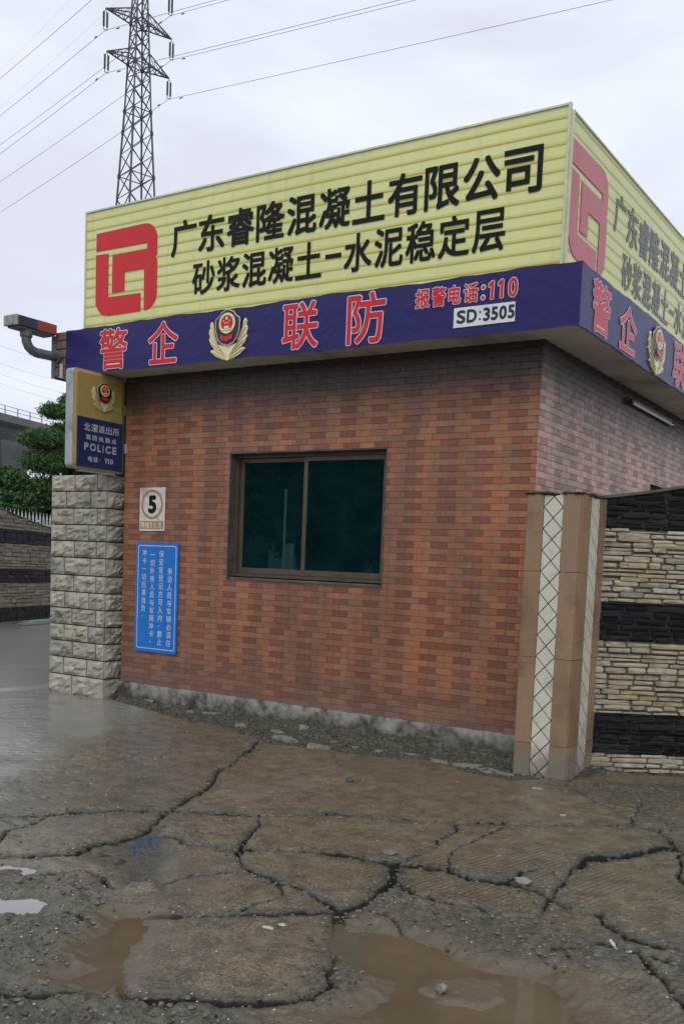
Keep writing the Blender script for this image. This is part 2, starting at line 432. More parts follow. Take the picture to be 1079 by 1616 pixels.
def soilmat():
    m, n, l, p = nt('wet_concrete_ground')
    geo = n.new('ShaderNodeNewGeometry'); pos = geo.outputs['Position']
    at = n.new('ShaderNodeAttribute'); at.attribute_name = 'mud'
    sl = n.new('ShaderNodeAttribute'); sl.attribute_name = 'stain'
    we = n.new('ShaderNodeAttribute'); we.attribute_name = 'wet_sheen'
    dry = n.new('ShaderNodeMath'); dry.operation = 'MULTIPLY_ADD'; dry.inputs[1].default_value = -0.72; dry.inputs[2].default_value = 1.0; l.new(we.outputs['Fac'], dry.inputs[0])
    def scl(k):
        q = n.new('ShaderNodeMath'); q.operation = 'MULTIPLY'; q.inputs[1].default_value = k; l.new(dry.outputs[0], q.inputs[0]); return q.outputs[0]
    big = noise(n, l, 0.9, 6, 0.6, pos, 0.4); mid = noise(n, l, 7, 6, 0.7, pos, 0.2); fine = noise(n, l, 70, 5, 0.75, pos)
    con = mixc(n, l, ramp(n, l, big, [(0.36, 0.0), (0.64, 1.0)]), GC['con1'], GC['con2'])
    con = mixc(n, l, ramp(n, l, mid, [(0.36, 0.85), (0.60, 0.0)]), con, GC['con3'])
    vf = noise(n, l, 160, 3, 0.8, pos)
    con = mixc(n, l, ramp(n, l, fine, [(0.36, 0.85), (0.52, 0.0)]), con, (0.035, 0.031, 0.023))
    con = mixc(n, l, ramp(n, l, vf, [(0.36, 0.7), (0.50, 0.0)]), con, (0.030, 0.027, 0.020))
    con = mixc(n, l, ramp(n, l, vf, [(0.56, 0.0), (0.70, 0.7)]), con, (0.33, 0.30, 0.25))
    con = mixc(n, l, ramp(n, l, fine, [(0.56, 0.0), (0.70, 0.7)]), con, (0.27, 0.245, 0.20))
    sp = n.new('ShaderNodeTexVoronoi'); sp.inputs['Scale'].default_value = 38; l.new(pos, sp.inputs['Vector'])
    con = mixc(n, l, ramp(n, l, sp.outputs['Distance'], [(0.07, 0.85), (0.14, 0.0)]), con, mixc(n, l, ramp(n, l, noise(n, l, 25, 2, 0.5, pos), [(0.56, 0.0), (0.6, 1.0)]), (0.035, 0.032, 0.028), (0.33, 0.31, 0.28)))
    mudc = mixc(n, l, ramp(n, l, noise(n, l, 45, 6, 0.8, pos), [(0.40, 0.0), (0.60, 1.0)]), GC['mud1'], GC['mud2'])
    col = mixc(n, l, ramp(n, l, we.outputs['Fac'], [(0.45, 0.0), (0.9, 0.75)]), con, (0.225, 0.225, 0.21))  # pale grey mixed in here paints the sky sheen of the yard
    col = mixc(n, l, ramp(n, l, at.outputs['Fac'], [(0.05, 0.0), (0.62, 0.9)]), col, mudc)
    col = mixc(n, l, ramp(n, l, at.outputs['Fac'], [(0.74, 0.0), (0.95, 1.0)]), col, (0.012, 0.012, 0.010))
    col = mixc(n, l, sl.outputs['Fac'], col, GC['stain'])
    GR_IN = col.node
    colsock = col
    r = ramp(n, l, noise(n, l, 1.3, 5, 0.6, pos, 0.5), [(0.38, 0.10), (0.62, 0.36)])
    r2 = mixc(n, l, ramp(n, l, mid, [(0.35, 0.0), (0.65, 0.5)]), r, 0.42)
    r2 = mixc(n, l, we.outputs['Fac'], r2, 0.17)
    r2 = mixc(n, l, ramp(n, l, at.outputs['Fac'], [(0.1, 0.0), (0.6, 0.6)]), r2, 0.62)
    l.new(r2, p.inputs['Roughness'])
    l.new(ramp(n, l, at.outputs['Fac'], [(0.1, 0.58), (0.7, 0.42), (0.85, 0.06)]), p.inputs['Specular IOR Level'])
    wv = n.new('ShaderNodeTexWave'); wv.wave_type = 'BANDS'; wv.bands_direction = 'X'
    mpn = n.new('ShaderNodeMapping'); mpn.inputs['Rotation'].default_value = (0, 0, R_(12.0)); l.new(pos, mpn.inputs[0])
    wv.inputs['Scale'].default_value = 9.0; wv.inputs['Distortion'].default_value = 2.2; wv.inputs['Detail'].default_value = 2; wv.inputs['Detail Scale'].default_value = 3
    l.new(mpn.outputs[0], wv.inputs['Vector'])
    gm = n.new('ShaderNodeMath'); gm.operation = 'MAXIMUM'; l.new(at.outputs['Fac'], gm.inputs[0]); l.new(sl.outputs['Fac'], gm.inputs[1])
    wf0 = mixc(n, l, ramp(n, l, noise(n, l, 0.8, 3, 0.5, pos), [(0.5, 0.0), (0.58, 1.0)]), 0.5, wv.outputs['Color'])
    wf = mixc(n, l, ramp(n, l, gm.outputs[0], [(0.05, 0.0), (0.3, 1.0)]), wf0, 0.5)
    dk = mixc(n, l, ramp(n, l, noise(n, l, 0.8, 3, 0.5, pos), [(0.5, 0.0), (0.58, 0.55)]), 1.0, ramp(n, l, wv.outputs['Fac'], [(0.15, 0.35), (0.5, 1.0)]))
    dk = mixc(n, l, ramp(n, l, gm.outputs[0], [(0.05, 0.0), (0.3, 1.0)]), dk, 1.0)
    l.new(mixc(n, l, 1.0, colsock, dk, 'MULTIPLY'), p.inputs['Base Color'])
    b = bump(n, l, wf, 0.35, 0.008)
    l.new(scl(0.36), b.node.inputs['Strength'])
    b = bump(n, l, mid, 0.22, 0.010, b)
    l.new(scl(0.22), b.node.inputs['Strength'])
    b = bump(n, l, fine, 0.5, 0.004, b)
    l.new(scl(0.85), b.node.inputs['Strength'])
    l.new(b, p.inputs['Normal'])
    return m
GC = dict(con1=(0.220, 0.180, 0.112), con2=(0.140, 0.112, 0.066), con3=(0.062, 0.047, 0.025),
          mud1=(0.017, 0.018, 0.012), mud2=(0.080, 0.076, 0.055), stain=(0.100, 0.074, 0.044))
M_ground = soilmat()

stain = np.zeros_like(XX)
for pts in STAINS:
    stain = np.maximum(stain, soft_poly(pts, WX, WY, 0.12))
stain = np.clip(stain*(0.45+0.5*vnoise(XX, YY, 0.3, 91, 3)), 0, 0.8)
water_margin = np.zeros_like(XX)
for dpt, pts in (LOWS[0], LOWS[1]):
    water_margin = np.maximum(water_margin, soft_poly(pts, WX, WY, 0.22))
stain = np.maximum(stain, np.clip(water_margin*1.5+0.35*n_f*water_margin, 0, 0.85))

wet_sheen = soft_poly([(-11, -2), (-4.5, 1.0), (-5.0, 3.4), (-6.0, 4.8), (-6.9, 6.2), (-8.0, 7.2), (-8.8, 7.4), (-9.3, 9.5), (-20, 9.5)], XX+0.5*vnoise(XX, YY, 1.4, 71, 3), YY+0.5*vnoise(XX, YY, 1.4, 73, 3), 0.9)
wet_sheen = np.clip(wet_sheen*(0.75+0.9*vnoise(XX, YY, 0.5, 75, 3)+0.35), 0, 1)
wet_sheen = np.maximum(wet_sheen, 0.55*np.clip(vnoise(XX, YY, 1.1, 79, 3)*2.2-0.1, 0, 1))
wet_sheen *= (1-0.6*np.clip(rough/0.01, 0, 1))
def grid_object(name, keep, parent=None, **k):
    """keep: (ny-1, nx-1) bool of the cells that belong to this mesh"""
    ii, jj = np.nonzero(keep)
    a = ii*nx+jj
    q = np.stack([a, a+1, a+nx+1, a+nx], 1)
    u, inv = np.unique(q.ravel(), return_inverse=True)
    inv = inv.reshape(-1, 4).astype(np.int32)
    co = np.stack([XX.ravel()[u], YY.ravel()[u], HH.ravel()[u]], 1).astype(np.float32)
    me = bpy.data.meshes.new(name)
    me.vertices.add(len(u)); me.vertices.foreach_set('co', co.ravel())
    me.loops.add(inv.size); me.loops.foreach_set('vertex_index', inv.ravel())
    me.polygons.add(len(inv)); me.polygons.foreach_set('loop_start', np.arange(0, inv.size, 4, dtype=np.int32))
    me.polygons.foreach_set('use_smooth', np.ones(len(inv), bool))
    me.update(calc_edges=True)
    for nm, arr in (('mud', mud), ('stain', stain), ('wet_sheen', wet_sheen)):
        at = me.attributes.new(nm, 'FLOAT', 'POINT'); at.data.foreach_set('value', arr.ravel()[u].astype(np.float32))
    return link_mesh(name, me, M_ground, parent, **k)

# far ground: one sheet to the horizon with the detailed patch let in
ring = [0.0, 1.5, 6, 25, 90, 300, 1400]
fx = sorted([GX0-r for r in ring] + [GX1+r for r in ring]); fy = sorted([GY0-r for r in ring] + [GY1+r for r in ring])
fg = MB()
vi = {(i, j): None for i in range(len(fx)) for j in range(len(fy))}
for i in range(len(fx)-1):
    for j in range(len(fy)-1):
        if fx[i] >= GX0-1e-6 and fx[i+1] <= GX1+1e-6 and fy[j] >= GY0-1e-6 and fy[j+1] <= GY1+1e-6: continue
        fg.add([(fx[i], fy[j], 0), (fx[i+1], fy[j], 0), (fx[i+1], fy[j+1], 0), (fx[i], fy[j+1], 0)], [(0, 1, 2, 3)])
ground = fg.build('ground', M_ground, kind='structure')
for nm in ('mud', 'stain', 'wet_sheen'):
    at = ground.data.attributes.new(nm, 'FLOAT', 'POINT')
    if nm == 'wet_sheen': at.data.foreach_set('value', np.full(len(ground.data.vertices), 0.85, dtype=np.float32))
cellseed = seedf[:-1, :-1]
base_keep = cellseed < 0
grid_object('cracked_soil', base_keep, ground)
done = 0
for k in range(cur):
    kp = cellseed == k
    if kp.sum() < 60: continue
    grid_object('concrete_slab', kp, ground); done += 1
print('slabs', done)
small = np.zeros_like(base_keep)
for k in range(cur):
    kp = cellseed == k
    if 0 < kp.sum() < 60: small |= kp
if small.any(): grid_object('concrete_fragment', small, ground)

# puddles
def watermat(name, col, rough=0.03):
    m, n, l, p = nt(name)
    geo = n.new('ShaderNodeNewGeometry'); pos = geo.outputs['Position']
    c = mixc(n, l, ramp(n, l, noise(n, l, 2.2, 4, 0.6, pos, 0.5), [(0.35, 0.0), (0.65, 1.0)]), col, tuple(x*0.72 for x in col))
    l.new(c, p.inputs['Base Color']); p.inputs['Roughness'].default_value = rough
    p.inputs['IOR'].default_value = 1.33
    l.new(bump(n, l, noise(n, l, 14, 3, 0.5, pos), 0.03, 0.01), p.inputs['Normal'])
    return m
M_mudwater = watermat('muddy_water', (0.110, 0.084, 0.052), 0.04)
M_clearwater = watermat('shallow_water', (0.050, 0.048, 0.040), 0.02)
M_sheenwater = watermat('sheen_water', (0.24, 0.235, 0.21), 0.02)  # pale base colour paints the sky's reflection into these puddles
M_sheenwater.node_tree.nodes['Principled BSDF'].inputs['IOR'].default_value = 1.7
def water(pts, z, m, label):
    mb = MB(); mb.add([(x, y, z) for x, y in pts], [tuple(range(len(pts)))])
    return mb.build('puddle', m, label=label, kind='structure')
def grow(pts, r):
    cx = sum(p[0] for p in pts)/len(pts); cy = sum(p[1] for p in pts)/len(pts)
    return [(x+(x-cx)/max(1e-3, math.hypot(x-cx, y-cy))*r, y+(y-cy)/max(1e-3, math.hypot(x-cx, y-cy))*r) for x, y in pts]
water(grow(LOWS[0][1], 0.07), -0.026, M_mudwater, None)
water(grow(LOWS[1][1], 0.10), -0.028, M_mudwater, None)
water(grow(LOWS[2][1], 0.05), -0.018, M_sheenwater, None)
water(grow(LOWS[3][1], 0.04), -0.018, M_sheenwater, None)
water(grow(LOWS[4][1], 0.03), -0.0325, M_clearwater, None)

# loose rubble: crumbled concrete and grit, nobody could count it
def stone_proto(seed):
    r = random.Random(seed)
    t = (1+5**0.5)/2
    v = [(-1,t,0),(1,t,0),(-1,-t,0),(1,-t,0),(0,-1,t),(0,1,t),(0,-1,-t),(0,1,-t),(t,0,-1),(t,0,1),(-t,0,-1),(-t,0,1)]
    f = [(0,11,5),(0,5,1),(0,1,7),(0,7,10),(0,10,11),(1,5,9),(5,11,4),(11,10,2),(10,7,6),(7,1,8),(3,9,4),(3,4,2),(3,2,6),(3,6,8),(3,8,9),(4,9,5),(2,4,11),(6,2,10),(8,6,7),(9,8,1)]
    return np.array([[c*r.uniform(0.6, 1.25)/1.9 for c in p] for p in v]), np.array(f)
protos = [stone_proto(i) for i in range(8)]
def scatter(name, density, n, smin, smax, mats, seed, **k):
    g = np.random.default_rng(seed)
    pr = (density/density.sum()).ravel()
    idx = g.choice(pr.size, n, p=pr)
    V = []; F = []; b = 0; MI = []
    for q in idx:
        x = XX.ravel()[q]+g.uniform(-.01, .01); y = YY.ravel()[q]+g.uniform(-.01, .01); z = HH.ravel()[q]
        s = smin*(smax/smin)**(g.random()**1.8)
        pv, pf = protos[g.integers(8)]
        a = g.uniform(0, 6.28); c_, s_ = math.cos(a), math.sin(a)
        v = pv*s*np.array([1, g.uniform(.6, 1), g.uniform(.35, .7)])
        v = np.stack([v[:, 0]*c_-v[:, 1]*s_, v[:, 0]*s_+v[:, 1]*c_, v[:, 2]], 1)+np.array([x, y, z+s*0.12])
        V.append(v); F.append(pf+b); b += len(pv); MI += [int(g.integers(len(mats)))]*len(pf)
    V = np.concatenate(V); F = np.concatenate(F)
    me = bpy.data.meshes.new(name); me.from_pydata(V.tolist(), [], F.tolist())
    o = link_mesh(name, me, mats, None, kind='stuff', **k)
    me.polygons.foreach_set('material_index', MI); me.update()
    return o
M_stn = [mat('rubble_grey', (0.14, 0.13, 0.108), rough=0.45, bs=0.5), mat('rubble_dark', (0.045, 0.043, 0.037), rough=0.4, bs=0.5), mat('rubble_brown', (0.13, 0.105, 0.078), rough=0.5, bs=0.5)]
M_white = mat('white_grit', (0.42, 0.41, 0.38), rough=0.5)
dens = np.clip(rough/0.02, 0, 1)**1.3 + 0.35*shoulder**2*np.clip(vnoise(XX, YY, 0.5, 77, 2)+0.4, 0, 1) + 0.03*strip
dens *= np.clip(1-low*1.2, 0, 1)*ef*(YY < 7.75)
scatter('rubble', dens, 12000, 0.003, 0.016, M_stn, 31)
dens2 = (0.12 + np.clip(rough/0.015, 0, 1) + 0.3*shoulder)*np.clip(1-low, 0, 1)*ef*(YY < 7.6)
scatter('grit', dens2, 3600, 0.002, 0.0065, [M_white], 32)
scatter('black_grit', dens2*(0.2+np.clip(n_c, 0, 1)), 3200, 0.003, 0.009, [M_stn[1]], 33)

# ================================================================== GUARD HOUSE
YF = 7.60            # front wall plane
XC = -3.41           # right corner
XL = -8.40           # left end of the tiled wall
YB = 13.0            # back
ZP, ZS = 0.19, 3.57  # plinth top, soffit
WX0, WX1, WZ0, WZ1 = -6.86, -4.92, 1.425, 2.715
house = empty('guard_house', ((XL+XC)/2, (YF+YB)/2, 0), label='small flat-roofed guard house faced in brown and orange brick tiles', cat='guard house')

M_mortar = mat('tile_mortar', (0.135, 0.064, 0.040), (0.10, 0.050, 0.032), rough=0.8, bs=0.4)
M_blk0 = mat('shade_render', (0.03, 0.026, 0.022), rough=0.9)  # near-black colour paints the shade of the recessed wall piece
M_inner = mat('dark_interior_plaster', (0.12, 0.17, 0.18), rough=0.8)
M_plinth = mat('plinth_cement', (0.33, 0.32, 0.275), (0.22, 0.215, 0.185), rough=0.6, scale=5, bs=0.5, bscale=30, dirt=(0.035, 0.035, 0.03), dscale=5, dlo=0.5, dhi=0.66)
M_soffit = mat('soffit_paint', (0.52, 0.49, 0.41), (0.42, 0.395, 0.33), rough=0.85, scale=1.5, bs=0.25, bscale=20, dirt=(0.14, 0.125, 0.10), dscale=1.2)

def tilemat(name, c, k):
    m, n, l, p = nt(name)
    geo = n.new('ShaderNodeNewGeometry'); pos = geo.outputs['Position']
    col = mixc(n, l, ramp(n, l, noise(n, l, 30, 5, 0.7, pos), [(0.3, 0.0), (0.7, 1.0)]), tuple(x*k for x in c), tuple(x*k*0.78 for x in c))
    # rain-borne grime and pale bloom with their own outlines
    mpn = n.new('ShaderNodeMapping'); mpn.inputs['Scale'].default_value = (1.6, 1.6, 0.35); l.new(pos, mpn.inputs[0])
    g = ramp(n, l, noise(n, l, 1.6, 6, 0.65, mpn.outputs[0], 0.3), [(0.42, 0.0), (0.72, 0.65)])
    col = mixc(n, l, g, col, (0.085, 0.060, 0.045))
    sx = n.new('ShaderNodeSeparateXYZ'); l.new(pos, sx.inputs[0])
    # grime and painted eave shade: an uneven dark band
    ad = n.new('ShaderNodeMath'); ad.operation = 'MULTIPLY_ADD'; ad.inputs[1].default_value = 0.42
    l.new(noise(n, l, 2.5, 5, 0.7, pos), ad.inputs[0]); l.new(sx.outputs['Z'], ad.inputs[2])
    soot_shade = ramp(n, l, mapr(n, l, ad.outputs[0], 3.08, 3.66), [(0.0, 0.0), (0.45, 0.35), (0.75, 0.86), (1.0, 0.95)])
    col = mixc(n, l, soot_shade, col, (0.026, 0.017, 0.011))
    # pale cement dust just above the plinth
    dust = mapr(n, l, ad.outputs[0], 0.85, 0.40)
    col = mixc(n, l, ramp(n, l, dust, [(0.0, 0.0), (1.0, 0.45)]), col, (0.17, 0.125, 0.10))
    l.new(col, p.inputs['Base Color'])
    p.inputs['Roughness'].default_value = 0.42
    l.new(ramp(n, l, noise(n, l, 18, 4, 0.6, pos), [(0.3, 0.30), (0.7, 0.55)]), p.inputs['Roughness'])
    l.new(bump(n, l, noise(n, l, 120, 4, 0.7, pos), 0.25, 0.002), p.inputs['Normal'])
    p.inputs['Specular IOR Level'].default_value = 0.5
    return m
def mapr(n, l, v, a, b):
    r = n.new('ShaderNodeMapRange'); r.inputs[1].default_value = a; r.inputs[2].default_value = b
    l.new(v, r.inputs[0]); return r.outputs[0]
TC = dict(orange=(0.365, 0.145, 0.072), dark=(0.240, 0.082, 0.052), grey=(0.300, 0.150, 0.090), mauve_sheen=(0.560, 0.320, 0.235), mauve_sheen_dark=(0.300, 0.155, 0.110))  # side-wall tones have the grazing sky reflection painted into the tile colour
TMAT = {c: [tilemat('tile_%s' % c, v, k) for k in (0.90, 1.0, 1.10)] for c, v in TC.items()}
TKEYS = [(c, i) for c in TMAT for i in range(3)]
TLIST = [TMAT[c][i] for c, i in TKEYS]

PX, PZ = 0.1775, 0.0573
def tile_geo(w, h, t=0.0035, b=0.0016):
    """local: x along, y out towards -Y, z up"""
    v = [(0, 0, 0), (w, 0, 0), (w, 0, h), (0, 0, h), (b, -t, b), (w-b, -t, b), (w-b, -t, h-b), (b, -t, h-b)]
    f = [(4, 5, 6, 7), (0, 1, 5, 4), (1, 2, 6, 5), (2, 3, 7, 6), (3, 0, 4, 7)]
    return v, f
def row_colours(r, side):
    """the sheet pattern: dark/orange rows between grey/orange rows"""
    out = {}
    return out
def tile_colour(r, k, rnd, side=False):
    if side:
        c = 'mauve_sheen_dark' if (r % 2 == 0 and k % 2 == 0) else 'mauve_sheen'
        if rnd.random() < 0.05: c = 'mauve_sheen_dark'
        return c
    if r % 2 == 0: c = 'dark' if k % 2 == 0 else ('orange' if rnd.random() < 0.9 else 'grey')
    else: c = 'grey' if (k + (r//22)) % 2 == 0 else 'orange'
    if rnd.random() < 0.035: c = rnd.choice(['dark', 'grey', 'orange'])
    if r < 4: c = rnd.choice(['dark', 'orange', 'grey', 'dark'])
    return c

def wall_tiles(x0, x1, z0, z1, hole, rnd, side=False):
    """rectangles (x, z, w, h, colour, whole)"""
    L = []
    nr = int((z1-z0)/PZ)+1
    shift = 0.0
    for r in range(nr):
        za = z0+r*PZ; zb = min(za+PZ-0.0014, z1)
        if zb-za < 0.012: continue
        if r in (14, 31, 46): shift += rnd.choice([0.06, -0.05, 0.09])
        off = (PX*0.5 if r % 2 else 0.0)+shift
        k0 = int(math.floor((x0-x1-off)/PX))-1
        for k in range(k0, 3):
            a = x1+off+k*PX; b = a+PX-0.0014
            a2, b2 = max(a, x0), min(b, x1)
            if b2-a2 < 0.012: continue
            c = tile_colour(r, k, rnd, side)
            pieces = [(a2, b2, za, zb)]
            if hole:
                hx0, hx1, hz0, hz1 = hole
                if a2 < hx1 and b2 > hx0 and za < hz1 and zb > hz0:
                    pieces = []
                    if a2 < hx0-0.012: pieces.append((a2, hx0, za, zb))
                    if b2 > hx1+0.012: pieces.append((hx1, b2, za, zb))
                    if hz0-za > 0.012: pieces.append((max(a2, hx0), min(b2, hx1), za, hz0-0.001))
                    if zb-hz1 > 0.012: pieces.append((max(a2, hx0), min(b2, hx1), hz1+0.001, zb))
            for (p, q, u, v) in pieces:
                L.append((p, u, q-p, v-u, c, abs(q-p-(PX-0.0014)) < 1e-6 and abs(v-u-(PZ-0.0014)) < 1e-6))
    return L

# --- front wall: core with the window opening
hx = house.location
mb = MB()
T = 0.22
mb.box(XL, WX0, YF, YF+T, ZP, ZS); mb.box(WX1, XC-0.001, YF, YF+T, ZP, ZS)
mb.box(WX0, WX1, YF, YF+T, ZP, WZ0); mb.box(WX0, WX1, YF, YF+T, WZ1, ZS)
wall_f = mb.build('wall', M_mortar, house)
org = world_loc(wall_f)
rt = random.Random(3)
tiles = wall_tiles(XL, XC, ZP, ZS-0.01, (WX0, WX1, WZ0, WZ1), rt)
def cdist(t): return math.hypot(t[0], YF)**2+(t[1]-1.55)**2
whole = sorted([t for t in tiles if t[5]], key=cdist)[:300]
wset = set(id(t) for t in whole)
tmesh = {}
for t in whole:
    key = (t[4], rt.randrange(3))
    if key not in tmesh:
        v, f = tile_geo(PX-0.0014, PZ-0.0014)
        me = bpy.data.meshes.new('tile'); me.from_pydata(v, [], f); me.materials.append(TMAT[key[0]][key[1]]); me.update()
        tmesh[key] = me
    o = bpy.data.objects.new('tile', tmesh[key]); o.parent = wall_f
    o.location = Vector((t[0], YF-0.0005+rt.uniform(-.0012, .0012), t[1]))-org
    o.rotation_euler = (rt.gauss(0, .004), rt.gauss(0, .002), rt.gauss(0, .003))
    COL.objects.link(o)
mb = MB()
for t in tiles:
    if id(t) in wset: continue
    v, f = tile_geo(t[2], t[3]); dy = rt.uniform(-.0012, .0012)
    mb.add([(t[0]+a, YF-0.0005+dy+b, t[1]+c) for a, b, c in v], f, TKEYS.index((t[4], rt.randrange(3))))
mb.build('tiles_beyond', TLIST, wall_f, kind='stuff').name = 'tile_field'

# --- side wall
mb = MB()
SW = (10.73, 11.95, 1.75, 2.69)
mb.box(XC-T, XC, YF+0.0, SW[0], ZP, ZS); mb.box(XC-T, XC, SW[1], YB, ZP, ZS)
mb.box(XC-T, XC, SW[0], SW[1], ZP, SW[2]); mb.box(XC-T, XC, SW[0], SW[1], SW[3], ZS)
wall_s = mb.build('wall', M_mortar, house)
ts = wall_tiles(-YB, -YF, ZP, ZS-0.01, (-SW[1], -SW[0], SW[2], SW[3]), rt, True)
mb = MB()
for t in ts:
    v, f = tile_geo(t[2], t[3]); dy = rt.uniform(-.001, .001)
    # local x -> -y world ; out -> +x
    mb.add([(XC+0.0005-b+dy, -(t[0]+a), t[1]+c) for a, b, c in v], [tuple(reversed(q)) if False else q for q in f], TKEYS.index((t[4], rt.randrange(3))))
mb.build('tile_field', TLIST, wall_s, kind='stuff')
# left and back walls
mb = MB(); mb.box(XL, XL+T, YF+T, YB, ZP, ZS); mb.build('wall', M_mortar, house)
mb = MB(); mb.box(-8.497, XL, 7.70, 8.3, 0, ZS); mb.box(-8.80, -8.497, 7.72, 8.3, 2.52, ZS); mb.build('wall', M_blk0, house)
mb = MB(); mb.box(XL+T, XC-T, YB-T, YB, ZP, ZS); mb.build('wall', M_mortar, house)
# plinth
mb = MB()
seg = 26
for i in range(seg):
    a = XL-0.02+(XC+0.05-XL)*i/seg; b = XL-0.02+(XC+0.05-XL)*(i+1)/seg
    j0, j1 = rt.uniform(-.004, .004), 0
    mb.box(a, b, YF-0.028+j0, YF, -0.09, ZP-0.003+rt.uniform(-.006, .003))
mb.box(XC, XC+0.03, YF, YB, -0.09, ZP-0.003)
mb.box(XL, XC-0.001, YF+0.001, YB, -0.09, ZP-0.001)
mb.build('plinth', M_plinth, house)
# interior
mb = MB()
mb.box(XL+T+.01, XC-T-.01, YF+T+.01, YB-T-.01, ZP, ZP+0.02)
mb.build('floor', mat('interior_floor_tile', (0.09, 0.10, 0.10), rough=0.3), house)
mb = MB()
mb.box(XL+T+.002, XC-T-.002, 10.4, 10.46, ZP+.02, ZS-.01)
mb.box(XL+T, XL+T+.01, YF+T, 10.4, ZP+.02, ZS-.01); mb.box(XC-T-.01, XC-T, YF+T, 10.4, ZP+.02, ZS-.01)
mb.build('inner_wall', M_inner, house)

# --- canopy slab with soffit
mb = MB()
mb.box(-9.19, -2.985, 7.285, 13.4, ZS, 4.055)
mb.build('canopy_slab', M_soffit, house)
# tiled end of the canopy's front face, left of the banner
mb = MB()
for r in range(5):
    z = ZS+0.01+r*0.097
    x = -9.19
    for wd in ((0.10, 0.085) if r % 2 else (0.055, 0.13)):
        v, f = tile_geo(wd-0.005, 0.09, 0.018, 0.006)
        mb.add([(x+a, 7.283+b, z+c) for a, b, c in v], f, 0); x += wd
mb.build('edge_tile', mat('bare_edge_tile', (0.23, 0.135, 0.085), (0.15, 0.09, 0.06), rough=0.55, bs=0.5, dirt=(0.07, 0.05, 0.04)), house)
# ragged mortar between the last tile course and the soffit
def ragged(name, along, z, fn, m, n_=90, hmin=.015, hmax=.06, seed=1, parent=None):
    r = random.Random(seed); mb = MB(); a0, a1 = along
    hs = [r.uniform(hmin, hmax) for _ in range(n_+1)]
    hs = [(hs[max(0, i-1)]+hs[i]+hs[min(n_, i+1)])/3 + r.uniform(-.006, .006) + (r.random() < .08)*r.uniform(0, .03) for i in range(n_+1)]
    for i in range(n_):
        s0 = a0+(a1-a0)*i/n_; s1 = a0+(a1-a0)*(i+1)/n_
        d0, d1 = 0.014+0.006*math.sin(i*1.7), 0.014+0.006*math.sin((i+1)*1.7)
        mb.add([fn(s0, z-hs[i], 0.0), fn(s1, z-hs[i+1], 0.0), fn(s1, z-hs[i+1]*.5, d1), fn(s0, z-hs[i]*.5, d0), fn(s1, z+.01, d1), fn(s0, z+.01, d0)],
               [(0, 1, 2, 3), (3, 2, 4, 5)])
    return mb.build(name, m, parent)
M_blk = mat('sooty_mortar', (0.022, 0.018, 0.015), (0.04, 0.032, 0.026), rough=0.9, bs=0.8, bscale=60)
ragged('mortar_edge', (XL, XC+.02), ZS, lambda a, z, d: (a, YF-0.006-d, z), M_blk, 130, seed=5, parent=house)
ragged('mortar_edge', (YF-.02, YB), ZS, lambda a, z, d: (XC+0.006+d, a, z), M_blk, 110, seed=6, parent=house)

# --- window
M_bronze = mat('bronze_aluminium', (0.115, 0.090, 0.060), (0.085, 0.067, 0.046), rough=0.4, metal=0.3, spec=0.5)
M_reveal = mat('reveal_cement', (0.10, 0.085, 0.07), (0.055, 0.047, 0.04), rough=0.8, bs=0.4, dirt=(0.2, 0.18, 0.15), dscale=8, dlo=0.58, dhi=0.7)
def glassmat(name, tint, refl=1.0):
    m = bpy.data.materials.new(name); m.use_nodes = True
    n = m.node_tree.nodes; l = m.node_tree.links
    n.remove(n['Principled BSDF']); out = n['Material Output']
    tr = n.new('ShaderNodeBsdfTransparent'); tr.inputs[0].default_value = (*tint, 1)
    gl = n.new('ShaderNodeBsdfGlossy'); gl.inputs['Roughness'].default_value = 0.01; gl.inputs[0].default_value = (0.62*refl, 0.95*refl, refl, 1)
    fr = n.new('ShaderNodeFresnel'); fr.inputs[0].default_value = 1.95
    mx_ = n.new('ShaderNodeMixShader'); l.new(fr.outputs[0], mx_.inputs[0]); l.new(tr.outputs[0], mx_.inputs[1]); l.new(gl.outputs[0], mx_.inputs[2])
    df = n.new('ShaderNodeBsdfDiffuse'); df.inputs[0].default_value = (0.020, 0.105, 0.115, 1)
    geo = n.new('ShaderNodeNewGeometry')
    m2 = n.new('ShaderNodeMixShader'); l.new(ramp(n, l, noise(n, l, 3, 6, 0.7, geo.outputs['Position'], 0.4), [(0.3, 0.06), (0.75, 0.20)]), m2.inputs[0])
    l.new(mx_.outputs[0], m2.inputs[1]); l.new(df.outputs[0], m2.inputs[2])
    l.new(m2.outputs[0], out.inputs[0]); return m
M_glass = glassmat('teal_window_glass', (0.26, 0.46, 0.50))
mb = MB()
rv = 0.012
mb.box(WX0, WX0+rv, YF-0.004, YF+T, WZ0, WZ1); mb.box(WX1-rv, WX1, YF-0.004, YF+T, WZ0, WZ1)
mb.box(WX0+rv, WX1-rv, YF-0.004, YF+T, WZ1-rv, WZ1)
mb.add([(WX0, YF-0.014, WZ0), (WX1, YF-0.014, WZ0), (WX1, YF+T, WZ0+0.022), (WX0, YF+T, WZ0+0.022), (WX0, YF-0.014, WZ0-0.014), (WX1, YF-0.014, WZ0-0.014)], [(0, 1, 2, 3), (4, 5, 1, 0)])
win = mb.build('window', M_reveal, house)
fy0 = YF+0.085
mb = MB()
fz0, fz1 = WZ0+0.022, WZ1-rv
x0_, x1_ = WX0+rv, WX1-rv
mb.box(x0_, x0_+.035, fy0, fy0+.07, fz0, fz1); mb.box(x1_-.035, x1_, fy0, fy0+.07, fz0, fz1)
mb.box(x0_+.035, x1_-.035, fy0, fy0+.07, fz1-.035, fz1); mb.box(x0_+.035, x1_-.035, fy0, fy0+.07, fz0, fz0+.03)
mb.build('frame', M_bronze, win)
xm = -5.93
